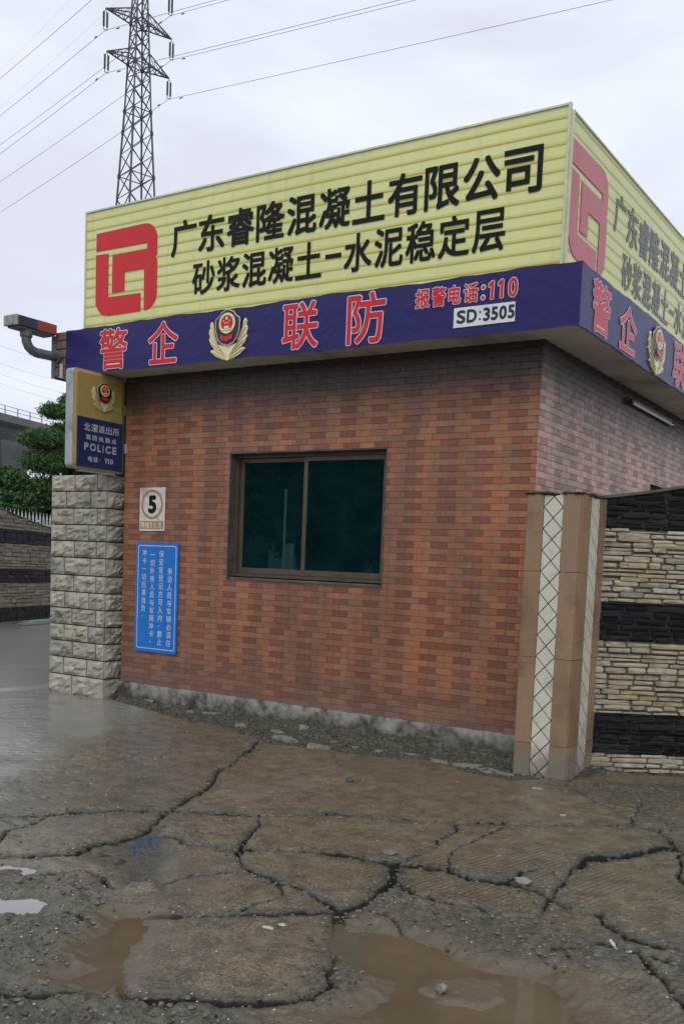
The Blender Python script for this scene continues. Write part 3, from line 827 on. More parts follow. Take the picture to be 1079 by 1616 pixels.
def sash(xa, xb, y):
    mb = MB(); w_ = .045
    za, zb = fz0+.032, fz1-.037
    mb.box(xa, xa+w_, y, y+.028, za, zb, bev=.003); mb.box(xb-w_, xb, y, y+.028, za, zb, bev=.003)
    mb.box(xa+w_, xb-w_, y+.001, y+.027, za, za+.06, bev=.003); mb.box(xa+w_, xb-w_, y+.001, y+.027, zb-.045, zb, bev=.003)
    mb.build('sash', M_bronze, win)
    mb = MB(); mb.box(xa+w_, xb-w_, y+.011, y+.016, za+.06, zb-.045); mb.build('pane', M_glass, win)
sash(x0_+.037, xm+.03, fy0+.034); sash(xm-.03, x1_-.037, fy0+.003)
# small dark side window
mb = MB()
mb.box(XC-T, XC-0.12, SW[0], SW[1], SW[2], SW[3])
mb.build('window', mat('dark_side_opening', (0.02, 0.02, 0.02), rough=0.5), house)

# pipe bracket plates behind the police box are parts of the house wall
# ------------------------------------------------------------------ things inside the room
desk = empty('desk', (-6.0, 9.9, ZP+0.02), label='dark desk inside the guard house behind the sliding window', cat='desk')
M_dk = mat('dark_wood', (0.05, 0.035, 0.025), rough=0.4)
mb = MB(); mb.box(-6.8, -5.2, 9.6, 10.25, ZP+.75, ZP+.79, bev=.005); mb.build('tabletop', M_dk, desk)
mb = MB(); mb.box(-6.75, -6.3, 9.65, 10.2, ZP+.02, ZP+.749); mb.build('drawer_cabinet', M_dk, desk)
mb = MB(); mb.box(-5.3, -5.25, 9.65, 10.2, ZP+.02, ZP+.749); mb.build('side_panel', M_dk, desk)

# ================================================================== LETTERING
_gl = {'1': ([(0.16,0),(0.29,0),(0.29,.72),(0.18,.72),(0.0,.62),(0.0,.50),(0.16,.58)], [(0,1,2,3,6),(3,4,5,6)], (0, .29, 0, .72))}
def glyph(ch):
    if ch in _gl: return _gl[ch]
    c = bpy.data.curves.new('glyph', 'FONT'); c.body = ch; c.resolution_u = 4
    o = bpy.data.objects.new('glyph', c); COL.objects.link(o)
    dg = bpy.context.evaluated_depsgraph_get()
    me = bpy.data.meshes.new_from_object(o.evaluated_get(dg))
    v = [(p.co.x, p.co.y) for p in me.vertices]
    f = [tuple(q.vertices) for q in me.polygons]
    if v:
        xs = [p[0] for p in v]; ys = [p[1] for p in v]
        bb = (min(xs), max(xs), min(ys), max(ys))
    else: bb = (0, 1, 0, 1)
    bpy.data.objects.remove(o); bpy.data.curves.remove(c); bpy.data.meshes.remove(me)
    _gl[ch] = (v, f, bb); return _gl[ch]

def letters(mb, items, mapf, bold, depth, mi=0, n=8, mode='bbox', step=0.00012):
    """items: (char, a0, a1, b0, b1) in the plane; bold = stroke growth in metres"""
    for ch, a0, a1, b0, b1 in items:
        v, f, bb = glyph(ch)
        if not v: continue
        if mode == 'em': x0, x1, y0, y1 = 0.0, 1.0, -0.12, 0.88
        else: x0, x1, y0, y1 = bb
        g = bold
        sa = (a1-a0-2*g)/(x1-x0); sb = (b1-b0-2*g)/(y1-y0)
        pts = [(a0+g+(p[0]-x0)*sa, b0+g+(p[1]-y0)*sb) for p in v]
        offs_ = [(0, 0)] if bold <= 0 else [(g*math.cos(2*math.pi*(k+.5)/n), g*math.sin(2*math.pi*(k+.5)/n)) for k in range(n)]
        for k, (da, db) in enumerate(offs_):
            mb.add([mapf(p[0]+da, p[1]+db, depth+k*step) for p in pts], f, mi)

def line_items(s, a0, pitch, w, b0, b1):
    return [(ch, a0+i*pitch, a0+i*pitch+w, b0, b1) for i, ch in enumerate(s) if ch != ' ']

def front_map(y):           # a = x, b = z, d = out of the wall
    return lambda a, b, d: (a, y-d, b)
def side_map(x):            # a = y, b = z
    return lambda a, b, d: (x+d, a, b)

def vinyl(name, c, rough=0.32, var=0.9, bs=0.04, bscale=3, dirt=None, spec=0.5):
    return mat(name, c, tuple(x*var for x in c), rough=rough, scale=2.0, bs=bs, bscale=bscale, bdist=0.02, dirt=dirt, dscale=2.5, dlo=0.58, dhi=0.85, spec=spec)
M_black = vinyl('black_print', (0.006, 0.010, 0.007), rough=0.45, spec=0.15)
M_redv = vinyl('red_print', (0.60, 0.016, 0.024), rough=0.3, spec=0.3)
M_redt = vinyl('red_letter_print', (0.58, 0.020, 0.032), rough=0.3, spec=0.3)
M_wht = vinyl('white_print', (0.75, 0.68, 0.74), rough=0.35)
M_navy = vinyl('navy_banner_cloth', (0.018, 0.015, 0.115), rough=0.36, bs=0.5, bscale=4, spec=0.3)
M_yel = None
def yellowsheet():
    m, n, l, p = nt('yellow_ribbed_sheet')
    geo = n.new('ShaderNodeNewGeometry'); pos = geo.outputs['Position']
    at = n.new('ShaderNodeAttribute'); at.attribute_name = 'rib'
    base = mixc(n, l, ramp(n, l, noise(n, l, 1.2, 4, 0.5, pos), [(0.35, 0), (0.65, 1)]), (0.66, 0.68, 0.30), (0.62, 0.64, 0.28))
    col = mixc(n, l, at.outputs['Fac'], base, (0.46, 0.38, 0.07))
    col = mixc(n, l, ramp(n, l, noise(n, l, 5, 6, 0.7, pos), [(0.6, 0), (0.85, 0.35)]), col, (0.2, 0.2, 0.1))
    mpn = n.new('ShaderNodeMapping'); mpn.inputs['Scale'].default_value = (7, 7, 0.5); l.new(pos, mpn.inputs[0])
    col = mixc(n, l, ramp(n, l, noise(n, l, 1.5, 5, 0.7, mpn.outputs[0]), [(0.55, 0), (0.8, 0.4)]), col, (0.33, 0.33, 0.17))
    l.new(col, p.inputs['Base Color']); p.inputs['Roughness'].default_value = 0.35
    l.new(bump(n, l, noise(n, l, 1.3, 3, 0.5, pos), 0.25, 0.03), p.inputs['Normal'])
    return m
M_yel = yellowsheet()
M_trim = mat('cream_trim', (0.62, 0.63, 0.42), rough=0.4)

def ribbed(parent, mapf, a0, a1, b0, b1, name='sheet'):
    """ribbed sheet: flat lands with a shallow raised rib printed ochre"""
    prof = []; pitch = 0.1005; z = b0
    k = 0
    zs = [b0]
    prof = [(b0, 0, 0)]
    z = b0+0.045
    while z < b1-0.02:
        prof += [(z-0.008, 0, 0), (z, 0, 0.35), (z+0.006, 0.0022, 0.9), (z+0.014, 0.0022, 1.0), (z+0.020, 0, 0.7), (z+0.034, 0, 0.0)]
        z += pitch
    prof.append((b1, 0, 0))
    N = 24
    V = []; A = []
    for b, d, r in prof:
        for i in range(N+1):
            a = a0+(a1-a0)*i/N
            V.append(mapf(a, b, d)); A.append(r)
    F = []
    for j in range(len(prof)-1):
        for i in range(N):
            q = j*(N+1)+i; F.append((q, q+1, q+N+2, q+N+1))
    mb = MB(); mb.add(V, F)
    o = mb.build(name, M_yel, parent)
    at_ = o.data.attributes.new('rib', 'FLOAT', 'POINT'); at_.data.foreach_set('value', A)
    return o

LOGO_A = [(-8.536,5.036),(-7.80,5.043),(-7.735,5.030),(-7.685,5.000),(-7.645,4.95),(-7.629,4.90),(-7.625,4.72),(-7.652,4.693),(-7.622,4.66),(-7.618,4.312),(-7.634,4.255),(-7.685,4.199),(-7.745,4.168),(-7.800,4.166),(-7.805,4.591),(-8.096,4.593),(-8.097,4.395),(-8.282,4.393),(-8.284,4.785),(-7.767,4.782),(-7.769,4.845),(-8.536,4.852)]
LOGO_B = [(-8.539,4.813),(-8.348,4.808),(-8.342,4.352),(-7.853,4.346),(-7.850,4.162),(-8.340,4.160),(-8.427,4.176),(-8.492,4.231),(-8.535,4.298)]
LINE1 = '广东睿隆混凝土有限公司'
LINE2 = [('砂', 0), ('浆', 1), ('混', 2), ('凝', 3), ('土', 4), ('水', 5.69), ('泥', 6.69), ('稳', 7.69), ('定', 8.69), ('层', 9.69)]

def sign_content(parent, mapf, fa, k, black, red):
    """fa maps the front design's x to the plane's own coordinate"""
    for nm, pts in (('logo_piece', LOGO_A), ('logo_piece', LOGO_B)):
        mb = MB(); mb.poly_prism([(fa(a), b) for a, b in pts], mapf, 0.005, 0.0075)
        o = mb.build(nm, red, parent)
    mb = MB()
    its = [(c, fa(-7.430+i*0.3735), fa(-7.430+i*0.3735+0.352), 4.640+i*0.001, 5.000+i*0.0022) for i, c in enumerate(LINE1)]
    letters(mb, its, mapf, 0.0105, 0.0062, n=4)
    mb.build('lettering', black, parent)
    mb = MB()
    its = [(c, fa(-7.125+p_*0.327), fa(-7.125+p_*0.327+0.308), 4.232, 4.562+p_*0.002) for c, p_ in LINE2]
    letters(mb, its, mapf, 0.0085, 0.0062, n=4)
    a, b = fa(-5.470), fa(-5.292)
    mb.add([mapf(a, 4.385, 0.0066), mapf(b, 4.385, 0.0066), mapf(b, 4.425, 0.0066), mapf(a, 4.425, 0.0066)], [(0, 1, 2, 3)])
    mb.build('lettering', black, parent)

# front signboard
YS = 7.262
sb = empty('signboard', (-5.9, 7.3, 4.06), label='long yellow ribbed company signboard on the roof edge facing the road', cat='signboard', group='yellow company signboards on the guard house roof')
fm = front_map(YS)
ribbed(sb, fm, -8.695, -3.150, 4.025, 5.272)
sign_content(sb, fm, lambda x: x, 1, M_black, M_redv)
mb = MB()
mb.box(-8.715, -8.695, YS-.012, YS+.05, 4.058, 5.285); mb.box(-3.150, -3.128, YS-.012, YS+.02, 4.058, 5.292)
mb.box(-8.695, -3.150, YS-.012, YS+.05, 5.272, 5.288)
mb.build('frame', M_trim, sb)
mb = MB()
M_steel = mat('sign_frame_steel', (0.12, 0.12, 0.115), rough=0.5, metal=0.6)
for i in range(8):
    x = -8.6+i*0.76
    mb.bar((x, YS+.04, 4.06), (x, YS+.04, 5.25), .04); mb.bar((x, YS+.06, 5.2), (x, YS+.9, 4.06), .03)
for z in (4.3, 4.8, 5.2): mb.bar((-8.6, YS+.07, z), (-3.25, YS+.07, z), .03)
mb.build('support_frame', M_steel, sb)

# side signboard: the same print, sky sheen painted into its colours
sb2 = empty('signboard', (-3.15, 10.2, 4.06), label='paler-printed yellow company signboard on the roof edge above the plain side wall', cat='signboard', group='yellow company signboards on the guard house roof')
sm = side_map(-3.118)
ribbed(sb2, sm, 7.285, 13.25, 4.025, 5.225)
M_black2 = vinyl('sheen_black_print', (0.045, 0.055, 0.045), rough=0.3)
M_red2 = vinyl('sheen_red_print', (0.50, 0.075, 0.10), rough=0.3)
sign_content(sb2, sm, lambda x: 7.295+0.905*(x+8.54), 1, M_black2, M_red2)
mb = MB()
mb.box(-3.145, -3.106, 7.272, 7.287, 4.058, 5.238); mb.box(-3.16, -3.106, 7.287, 13.27, 5.225, 5.240); mb.box(-3.16, -3.106, 13.25, 13.27, 4.058, 5.225)
mb.build('frame', M_trim, sb2)
mb = MB()
for i in range(8):
    y = 7.45+i*0.8
    mb.bar((-3.17, y, 4.06), (-3.17, y, 5.2), .04); mb.bar((-3.19, y, 5.15), (-4.0, y, 4.06), .03)
mb.build('support_frame', M_steel, sb2)

# ------------------------------------------------------------------ banner
def badge(name, parent, mapf, ca, cb, w, h, d0=0.004, faded=False):
    """the shield badge: gold leaf spray, black shield with pale rim, red disc with stars and gate"""
    G = M_gold
    fx_ = lambda u: ca+u*w/2
    fz_ = lambda v: cb+v*h/2
    fm_ = lambda u, v, d: mapf(fx_(u), fz_(v), d)
    root = None
    # leaf spray (both sides), outline with lobes
    R = [(0.0,-1.0),(0.30,-0.93),(0.62,-0.80),(0.88,-0.62),(0.90,-0.56),(0.66,-0.53),(0.86,-0.36),(0.99,-0.14),(0.97,-0.08),(0.93,-0.06),(1.0,0.14),(0.99,0.26),(0.93,0.28),(0.96,0.45),(0.88,0.56),(0.80,0.50),(0.74,0.2),(0.70,0.0),(0.5,-0.35),(0.3,-0.4),(0.0,-0.42)]
    Lf = [(-u, v) for u, v in reversed(R)]
    mb = MB()
    for side in (R, Lf):
        n_ = len(side)
        c = len(mb.v)
        mb.poly_prism([(u, v) for u, v in side], lambda a, b, d: fm_(a, b, d), 0, d0+.012)
    o0 = mb.build(name, G, parent)
    # veins: thin raised leaf blades
    mb = MB()
    for sg in (1, -1):
        for (u0, v0, u1, v1) in ((.1,-.95,.8,-.62),(.1,-.85,.72,-.5),(.15,-.75,.85,-.28),(.2,-.7,.9,-.05),(.3,-.6,.92,.2),(.45,-.45,.9,.45)):
            a = Vector(fm_(sg*u0, v0, d0+.014)); b = Vector(fm_(sg*u1, v1, d0+.014)); mb.bar(a, b, .010, .006)
    mb.build('leaf', M_gold2, o0)
    sh = [(0.0,0.98),(0.12,0.95),(0.34,0.86),(0.42,0.74),(0.62,0.62),(0.66,0.50),(0.62,0.1),(0.50,-0.18),(0.32,-0.36),(0,-0.45)]
    sh = sh + [(-u, v) for u, v in reversed(sh[1:-1])]
    mb = MB(); mb.poly_prism(sh, fm_, d0+.012, d0+.022); mb.build('shield_rim', M_silver, o0)
    mb = MB(); mb.poly_prism([(u*0.91, (v-.26)*0.93+.26) for u, v in sh], fm_, d0+.022, d0+.026); mb.build('shield', M_shield, o0)
    el = lambda ru, rv, cu, cv, n_=28, a0=0, a1=2*math.pi: [(cu+ru*math.cos(a0+(a1-a0)*i/n_), cv+rv*math.sin(a0+(a1-a0)*i/n_)) for i in range(n_)]
    mb = MB(); mb.poly_prism(el(.42, .40, 0, .42), fm_, d0+.026, d0+.030); mb.build('disc_rim', G, o0)
    mb = MB(); mb.poly_prism(el(.31, .29, 0, .44), fm_, d0+.030, d0+.033)
    mb.poly_prism([(-.34,.0),(-.3,-.2),(0,-.28),(.3,-.2),(.34,.0),(.15,-.06),(0,-.08),(-.15,-.06)], fm_, d0+.030, d0+.034)
    mb.build('red_disc', M_redt, o0)
    mb = MB()
    def star(cu, cv, r):
        pts = [(cu+r*(1 if k % 2 == 0 else .4)*math.sin(k*math.pi/5), cv+r*(1 if k % 2 == 0 else .4)*math.cos(k*math.pi/5)*w/h) for k in range(10)]
        mb.poly_prism(pts, fm_, d0+.033, d0+.036)
    star(0, .60, .09); star(-.15, .50, .045); star(.15, .50, .045); star(-.07, .42, .045); star(.07, .42, .045)
    mb.poly_prism([(-.12,.22),(.12,.22),(.12,.30),(-.12,.30)], fm_, d0+.033, d0+.036)
    mb.poly_prism([(-.24,.15),(.24,.15),(.24,.20),(-.24,.20)], fm_, d0+.033, d0+.036)
    mb.build('star', G, o0)
    return o0
M_gold = mat('pale_gold', (0.74, 0.62, 0.30), (0.82, 0.74, 0.46), rough=0.35, metal=0.25, scale=12)
M_gold2 = mat('leaf_gold', (0.60, 0.51, 0.26), rough=0.4, metal=0.25)
M_silver = mat('silver_rim', (0.52, 0.50, 0.50), rough=0.35, metal=0.4)
M_shield = mat('black_shield', (0.012, 0.013, 0.016), rough=0.3)

ban = empty('banner', (-5.9, 7.27, 3.57), label='navy blue banner with red outlined characters along the front roof edge', cat='banner', group='navy banners round the canopy edge')
YBn = 7.258
def cloth(parent, mapf, a0, a1, b0, b1, wob, seed, name='cloth'):
    N = 90; K = 8
    g = np.random.default_rng(seed)
    ph = g.uniform(0, 6.28, 6)
    V = []
    for j in range(K+1):
        for i in range(N+1):
            a = a0+(a1-a0)*i/N; t = j/K
            b = b0+(b1-b0)*t
            e = 0.006*math.sin(a*3.1+ph[0])+0.004*math.sin(a*9.7+ph[1])+0.0025*math.sin(a*23+ph[2])
            if j == 0 or j == K: b += e*(1 if j == K else -0.8)
            d = wob*(math.sin(a*2.3+ph[3]+t*2)+0.5*math.sin(a*7.1+ph[4]-t*3))*0.5*math.sin(t*math.pi)
            V.append(mapf(a, b, d))
    F = []
    for j in range(K):
        for i in range(N):
            q = j*(N+1)+i; F.append((q, q+1, q+N+2, q+N+1))
    mb = MB(); mb.add(V, F)
    # turned-under lower edge
    b = len(mb.v)
    return mb.build(name, M_navy, parent, smooth=True)
bm = front_map(YBn)
cloth(ban, bm, -9.0, -2.958, 3.572, 4.062, 0.002, 4)
def outlined(parent, mapf, items, red_b, white_b, name='character', d=0.005, merge=False):
    if merge:
        mb = MB(); letters(mb, [(c, a0-0, a1+0, b0, b1) for c, a0, a1, b0, b1 in items], mapf, white_b, d, 0, n=8)
        letters(mb, [(c, a0+white_b-red_b, a1-white_b+red_b, b0+white_b-red_b, b1-white_b+red_b) for c, a0, a1, b0, b1 in items], mapf, red_b, d+.0016, 1, n=6)
        mb.build(name, [M_wht, M_redt], parent); return
    for it in items:
        mb = MB(); letters(mb, [it], mapf, white_b, d, 0, n=8)
        c, a0, a1, b0, b1 = it; e = white_b-red_b
        letters(mb, [(c, a0+e, a1-e, b0+e, b1-e)], mapf, red_b, d+.0016, 1, n=6)
        mb.build(name, [M_wht, M_redt], parent)
outlined(ban, bm, [('警', -8.462, -8.018, 3.580, 4.026), ('企', -7.727, -7.283, 3.588, 4.030), ('联', -5.950, -5.512, 3.590, 4.040), ('防', -5.205, -4.775, 3.582, 4.048)], 0.008, 0.016)
badge('badge', ban, bm, -6.613, 3.809, 0.495, 0.500)
its = [('报', -4.486, -4.330, 3.835, 4.008), ('警', -4.322, -4.172, 3.832, 4.008), ('电', -4.158, -4.028, 3.837, 4.004), ('话', -4.013, -3.864, 3.835, 4.006)]
its += [('1', -3.780, -3.718, 3.840, 4.0), ('1', -3.693, -3.631, 3.841, 4.003), ('0', -3.598, -3.502, 3.838, 4.006)]
outlined(ban, bm, its, 0.0045, 0.010, name='lettering', merge=True)
mb = MB()
for zz in (3.868, 3.952):
    for rr, mi, dd in ((.024, 0, .0055), (.016, 1, .0072)):
        mb.poly_prism([(-3.822+rr*math.cos(k*math.pi/8), zz+rr*math.sin(k*math.pi/8)) for k in range(16)], bm, dd-.001, dd, mi)
mb.build('lettering', [M_wht, M_redt], ban)
# white number plate stuck on the banner
M_plate = mat('white_plate', (0.72, 0.75, 0.78), rough=0.35)
mb = MB(); mb.poly_prism([(-4.090, 3.642), (-3.518, 3.647), (-3.521, 3.806), (-4.090, 3.806)], bm, 0.004, 0.008)
pl = mb.build('number_plate', M_plate, ban)
mb = MB()
xs = [(-4.062, .088), (-3.966, .098), (None, 0), (-3.812, .066), (-3.738, .066), (-3.664, .072), (-3.585, .064)]
for ch, (a, w_) in zip('SD:3505', xs):
    if ch == ':': continue
    letters(mb, [(ch, a, a+w_, 3.672, 3.784)], bm, 0.0060, 0.0086, n=6)
for zz in (3.694, 3.752):
    mb.poly_prism([(-3.840+.010*math.cos(k*math.pi/6), zz+.010*math.sin(k*math.pi/6)) for k in range(12)], bm, .0081, .0092)
mb.build('lettering', M_shield, pl)
# side banner
ban2 = empty('banner', (-2.97, 10.3, 3.57), label='navy blue banner with red characters along the side roof edge', cat='banner', group='navy banners round the canopy edge')
bs_ = side_map(-2.957)
cloth(ban2, bs_, 7.256, 13.4, 3.568, 4.060, 0.002, 9)
outlined(ban2, bs_, [('警', 7.485, 7.930, 3.590, 4.018), ('企', 8.150, 8.625, 3.595, 4.000), ('联', 9.775, 10.22, 3.590, 4.035), ('防', 10.45, 10.88, 3.585, 4.04)], 0.008, 0.016)
badge('badge', ban2, bs_, 9.215, 3.80, 0.51, 0.46)
# flap of banner cloth wrapped round the left end, its lit tone painted as paler blue
fl = MB(); fl.add([(-9.25, 7.262, 3.560), (-9.185, 7.262, 3.548), (-9.180, 7.262, 4.020), (-9.252, 7.262, 4.012), (-9.258, 8.2, 3.56), (-9.258, 8.2, 4.01)], [(0, 1, 2, 3), (4, 0, 3, 5)])
M_flap = vinyl('lit_blue_cloth', (0.10, 0.13, 0.24), rough=0.4)
fb = fl.build('banner', M_flap, None, origin=(-9.22, 7.5, 3.55), label='loose pale blue banner end wrapped round the left roof corner', cat='banner', group='navy banners round the canopy edge')

# ================================================================== STONE PILLAR (left)
M_rock = []
for i, c in enumerate([(0.41, 0.38, 0.305), (0.37, 0.345, 0.28), (0.44, 0.405, 0.32), (0.34, 0.32, 0.26), (0.42, 0.375, 0.29)]):
    M_rock.append(mat('split_stone', c, tuple(x*0.72 for x in c), rough=0.75, scale=9, bs=0.7, bscale=45, bdist=0.006, dirt=(0.09, 0.08, 0.06), dscale=7, dlo=0.52, dhi=0.75))
M_joint = mat('pillar_mortar', (0.095, 0.086, 0.068), rough=0.9, bs=0.5)
PX0, PX1, PY0, PY1, PT = -9.43, -8.50, 7.44, 8.36, 2.50
pillar = empty('stone_pillar', (-8.96, 7.9, 0), label='square rock-faced grey stone gate pillar at the left end of the brick house', cat='pillar')
mb = MB(); mb.box(PX0+.02, PX1-.02, PY0+.02, PY1-.02, -.1, PT-.02); mb.build('core', M_joint, pillar)
rows_z = [-.03, .205, .408, .599, .790, .980, 1.170, 1.362, 1.564, 1.753, 1.938, 2.125, 2.316, 2.503]
def rock_face(w, h, rnd, nx_=7, nz_=6, depth=0.05):
    """rock-faced block front: chiselled margin, broken facets in the middle; local x, out=-y, z"""
    P = []; hgt = {}
    fx1, fz1 = rnd.uniform(-.35, .35), rnd.uniform(-.5, .3)
    kx, kz = rnd.uniform(.3, .7), rnd.uniform(.3, .65)
    for j in range(nz_+1):
        for i in range(nx_+1):
            u, v = i/nx_, j/nz_
            e = min(min(u, 1-u)*w, min(v, 1-v)*h)
            x, z = u*w, v*h
            if 0 < i < nx_ and 0 < j < nz_:
                x += rnd.uniform(-.25, .25)*w/nx_; z += rnd.uniform(-.25, .25)*h/nz_
            base = min(1, e/0.022)
            d = 0.008+base*(0.016+0.012*fx1*(u-.5)+0.005*(1-abs(v-kz)/.7)+rnd.uniform(-.015, .015)+(0.014 if (u < kx) ^ (v > kz) else -0.006))
            if e <= 1e-9: d = 0.006+rnd.uniform(0, .003)
            P.append((x, -max(d*0.68, .003), z))
    n = nx_+1; m_ = nz_+1
    F = [(j*n+i, j*n+i+1, (j+1)*n+i+1, (j+1)*n+i) for j in range(nz_) for i in range(nx_)]
    b = len(P)
    ring = [i for i in range(n)]+[(j)*n+nx_ for j in range(1, m_)]+[nz_*n+i for i in range(nx_-1, -1, -1)]+[j*n for j in range(nz_-1, 0, -1)]
    for r in ring: P.append((P[r][0], .03, P[r][2]))
    L = len(ring)
    for k in range(L): F.append((ring[k], b+k, b+(k+1) % L, ring[(k+1) % L]))
    return P, F
rp = random.Random(12)
def block(parent, fn, w, h, m):
    P, F = rock_face(w, h, rp, 8 if w > .25 else 5, 6)
    mb = MB(); mb.add([fn(*p) for p in P], F)
    mb.build('stone', m, parent)
for r in range(13):
    z0, z1 = rows_z[r]+.007, rows_z[r+1]-.007
    if r == 12: cuts = [0, .43, .835, 1.0]
    else: cuts = [0, .27+rp.uniform(-.02, .02), .71+rp.uniform(-.02, .02), 1.0] if r % 2 else [0, .42+rp.uniform(-.02, .02), .85+rp.uniform(-.02, .01), 1.0]
    if r == 0: cuts = [0, .43, 1.0]
    W = PX1-PX0
    for a, b in zip(cuts[:-1], cuts[1:]):
        x0 = PX0+W*a+.007; w = W*(b-a)-.014
        block(pillar, (lambda lx, ly, lz, x0=x0, z0=z0: (x0+lx, PY0+ly, z0+lz)), w, z1-z0, rp.choice(M_rock))
    for (y0, w) in ((PY0+.012, .30 if r % 2 else .42), (PY0+.012+(.31 if r % 2 else .43), .40)):
        block(pillar, (lambda lx, ly, lz, y0=y0, z0=z0: (PX1-ly, y0+lx, z0+lz)), w-.01, z1-z0, rp.choice(M_rock))
    for (y0, w) in ((PY0+.012, .45), (PY0+.47, .42)):
        block(pillar, (lambda lx, ly, lz, y0=y0, z0=z0, w=w: (PX0+ly, y0+w-lx, z0+lz)), w-.01, z1-z0, rp.choice(M_rock))
mb = MB(); mb.box(PX0+.01, PX1-.01, PY0+.01, PY1-.01, PT-.02, PT); mb.build('cap', M_joint, pillar)

# ================================================================== POLICE LIGHT BOX
BXF = -8.43
pb = empty('police_light_box', (-8.49, 7.25, 2.5), label='yellow and navy police light box mounted on edge above the stone pillar', cat='sign box')
M_lbedge = mat('light_box_rim', (0.36, 0.38, 0.40), (0.26, 0.28, 0.30), rough=0.45, dirt=(0.12, 0.12, 0.11), dscale=6)
M_lby = mat('light_box_yellow', (0.40, 0.29, 0.095), (0.36, 0.26, 0.085), rough=0.35, dirt=(0.2, 0.15, 0.06), dscale=4)
M_lbb = mat('light_box_blue', (0.010, 0.028, 0.115), rough=0.35)
M_ltxt = mat('pale_box_lettering', (0.42, 0.46, 0.52), rough=0.4)
def rrect(a0, a1, b0, b1, r, n=5):
    P = []
    for cx, cz, s in ((a1-r, b1-r, 0), (a0+r, b1-r, 1), (a0+r, b0+r, 2), (a1-r, b0+r, 3)):
        for k in range(n+1):
            t = (s+k/n)*math.pi/2; P.append((cx+r*math.cos(t), cz+r*math.sin(t)))
    return P
pm = side_map(BXF)
mb = MB(); mb.poly_prism(rrect(6.905, 7.60, 2.515, 3.562, .05), pm, -.125, -.012)
mb.add([pm(a, b, -.125) for a, b in reversed(rrect(6.905, 7.60, 2.515, 3.562, .05))], [tuple(range(24))])
mb.build('housing', M_lbedge, pb)
mb = MB()
o_ = rrect(6.908, 7.597, 2.518, 3.558, .048); i_ = rrect(6.945, 7.56, 2.555, 3.525, .03)
v = [pm(a, b, -.012) for a, b in o_]+[pm(a, b, .002) for a, b in i_]
mb.add(v, [(k, (k+1) % 24, 24+(k+1) % 24, 24+k) for k in range(24)]+[tuple(24+k for k in range(24))])
mb.build('face_panel', M_lby, pb)
mb = MB(); mb.poly_prism([(6.953, 2.538), (7.575, 2.538), (7.575, 3.060), (6.953, 3.064)], pm, 0.0, .0042)
bl = mb.build('blue_panel', M_lbb, pb)
badge('badge', pb, pm, 7.293, 3.310, 0.30, 0.315, d0=.004)
mb = MB()
letters(mb, line_items('北滘派出所', 7.040, .0985, .088, 2.920, 3.004), pm, .0028, .0048, n=6)
letters(mb, line_items('联防执勤点', 7.070, .0870, .066, 2.828, 2.886), pm, .0020, .0048, n=6)
for ch, a, w_ in (('P', 7.048, .055), ('O', 7.118, .080), ('L', 7.216, .045), ('I', 7.283, .012), ('C', 7.320, .070), ('E', 7.410, .055)):
    letters(mb, [(ch, a*1.06-7.048*.06, a*1.06-7.048*.06+w_*1.06, 2.715, 2.797)], pm, .0040, .0048, n=6)
letters(mb, line_items('电话', 7.102, .0720, .060, 2.600, 2.658), pm, .0018, .0048, n=6)
for i, zz in enumerate((2.612, 2.640)): mb.poly_prism([(7.262+.004*math.cos(k), zz+.004*math.sin(k)) for k in range(6)], pm, .0045, .0052)
for ch, a, w_ in (('1', 7.325, .030), ('1', 7.363, .030), ('0', 7.405, .040)): letters(mb, [(ch, a, a+w_, 2.604, 2.660)], pm, .0025, .0048, n=6)
mb.build('lettering', M_ltxt, bl)
mb = MB()
for zz in (2.80, 3.22): mb.box(-8.52, -8.45, 7.60, 7.70, zz-.05, zz+.05); 
mb.box(-8.40, -8.37, 7.585, 7.602, 2.745, 2.845)
mb.build('bracket', M_lbedge, pb)
mb = MB(); mb.box(-8.52, -8.45, 7.02, 7.5, 2.49, 2.515); mb.build('foot', M_lbedge, pb)

# ================================================================== LIGHT BAR ON A BENT PIPE
lb = empty('warning_light', (-9.18, 7.28, 3.8), label='grey blue and orange warning light on a bent pipe at the left roof corner', cat='warning light')
M_gal = mat('dull_galvanised_pipe', (0.17, 0.175, 0.18), (0.12, 0.125, 0.13), rough=0.5, metal=0.4, bs=0.15)
M_lgrey = mat('grey_end_cap', (0.34, 0.35, 0.30), (0.22, 0.23, 0.20), rough=0.5, dirt=(0.12, 0.12, 0.10), dscale=10)
M_lblue = mat('dark_blue_lamp_cover', (0.030, 0.038, 0.070), rough=0.35)
M_lred = mat('orange_red_lamp_cover', (0.30, 0.050, 0.022), (0.24, 0.04, 0.02), rough=0.4)
mb = MB()
bx0, bx1, bz0, bz1 = -9.355, -9.125, 4.015, 4.128
mb.box(bx0, bx1, 6.72, 6.745, bz0, bz1, bev=.006)
mb.box(bx0+.03, bx0+.06, 6.712, 6.722, bz0+.01, bz1-.01); mb.box(bx0+.14, bx0+.17, 6.712, 6.722, bz0+.01, bz1-.01)
mb.build('end_cap', M_lgrey, lb)
mb = MB(); mb.box(bx0+.004, bx1-.004, 6.745, 6.985, bz0+.003, bz1-.003, bev=.004); mb.build('blue_cover', M_lblue, lb)
mb = MB(); mb.box(bx0+.002, bx1-.002, 6.985, 7.235, bz0+.001, bz1-.001, bev=.004); mb.build('red_cover', M_lred, lb)
mb = MB(); mb.box(bx0+.02, bx1-.02, 6.76, 7.22, bz0-.014, bz0+.001); mb.build('base_plate', M_gal, lb)
mb = MB()
path = [(-9.21, 6.90, 4.00), (-9.21, 6.90, 3.93), (-9.21, 6.905, 3.88), (-9.205, 6.93, 3.83), (-9.20, 6.97, 3.80), (-9.19, 7.02, 3.785), (-9.17, 7.15, 3.785), (-9.15, 7.30, 3.785)]
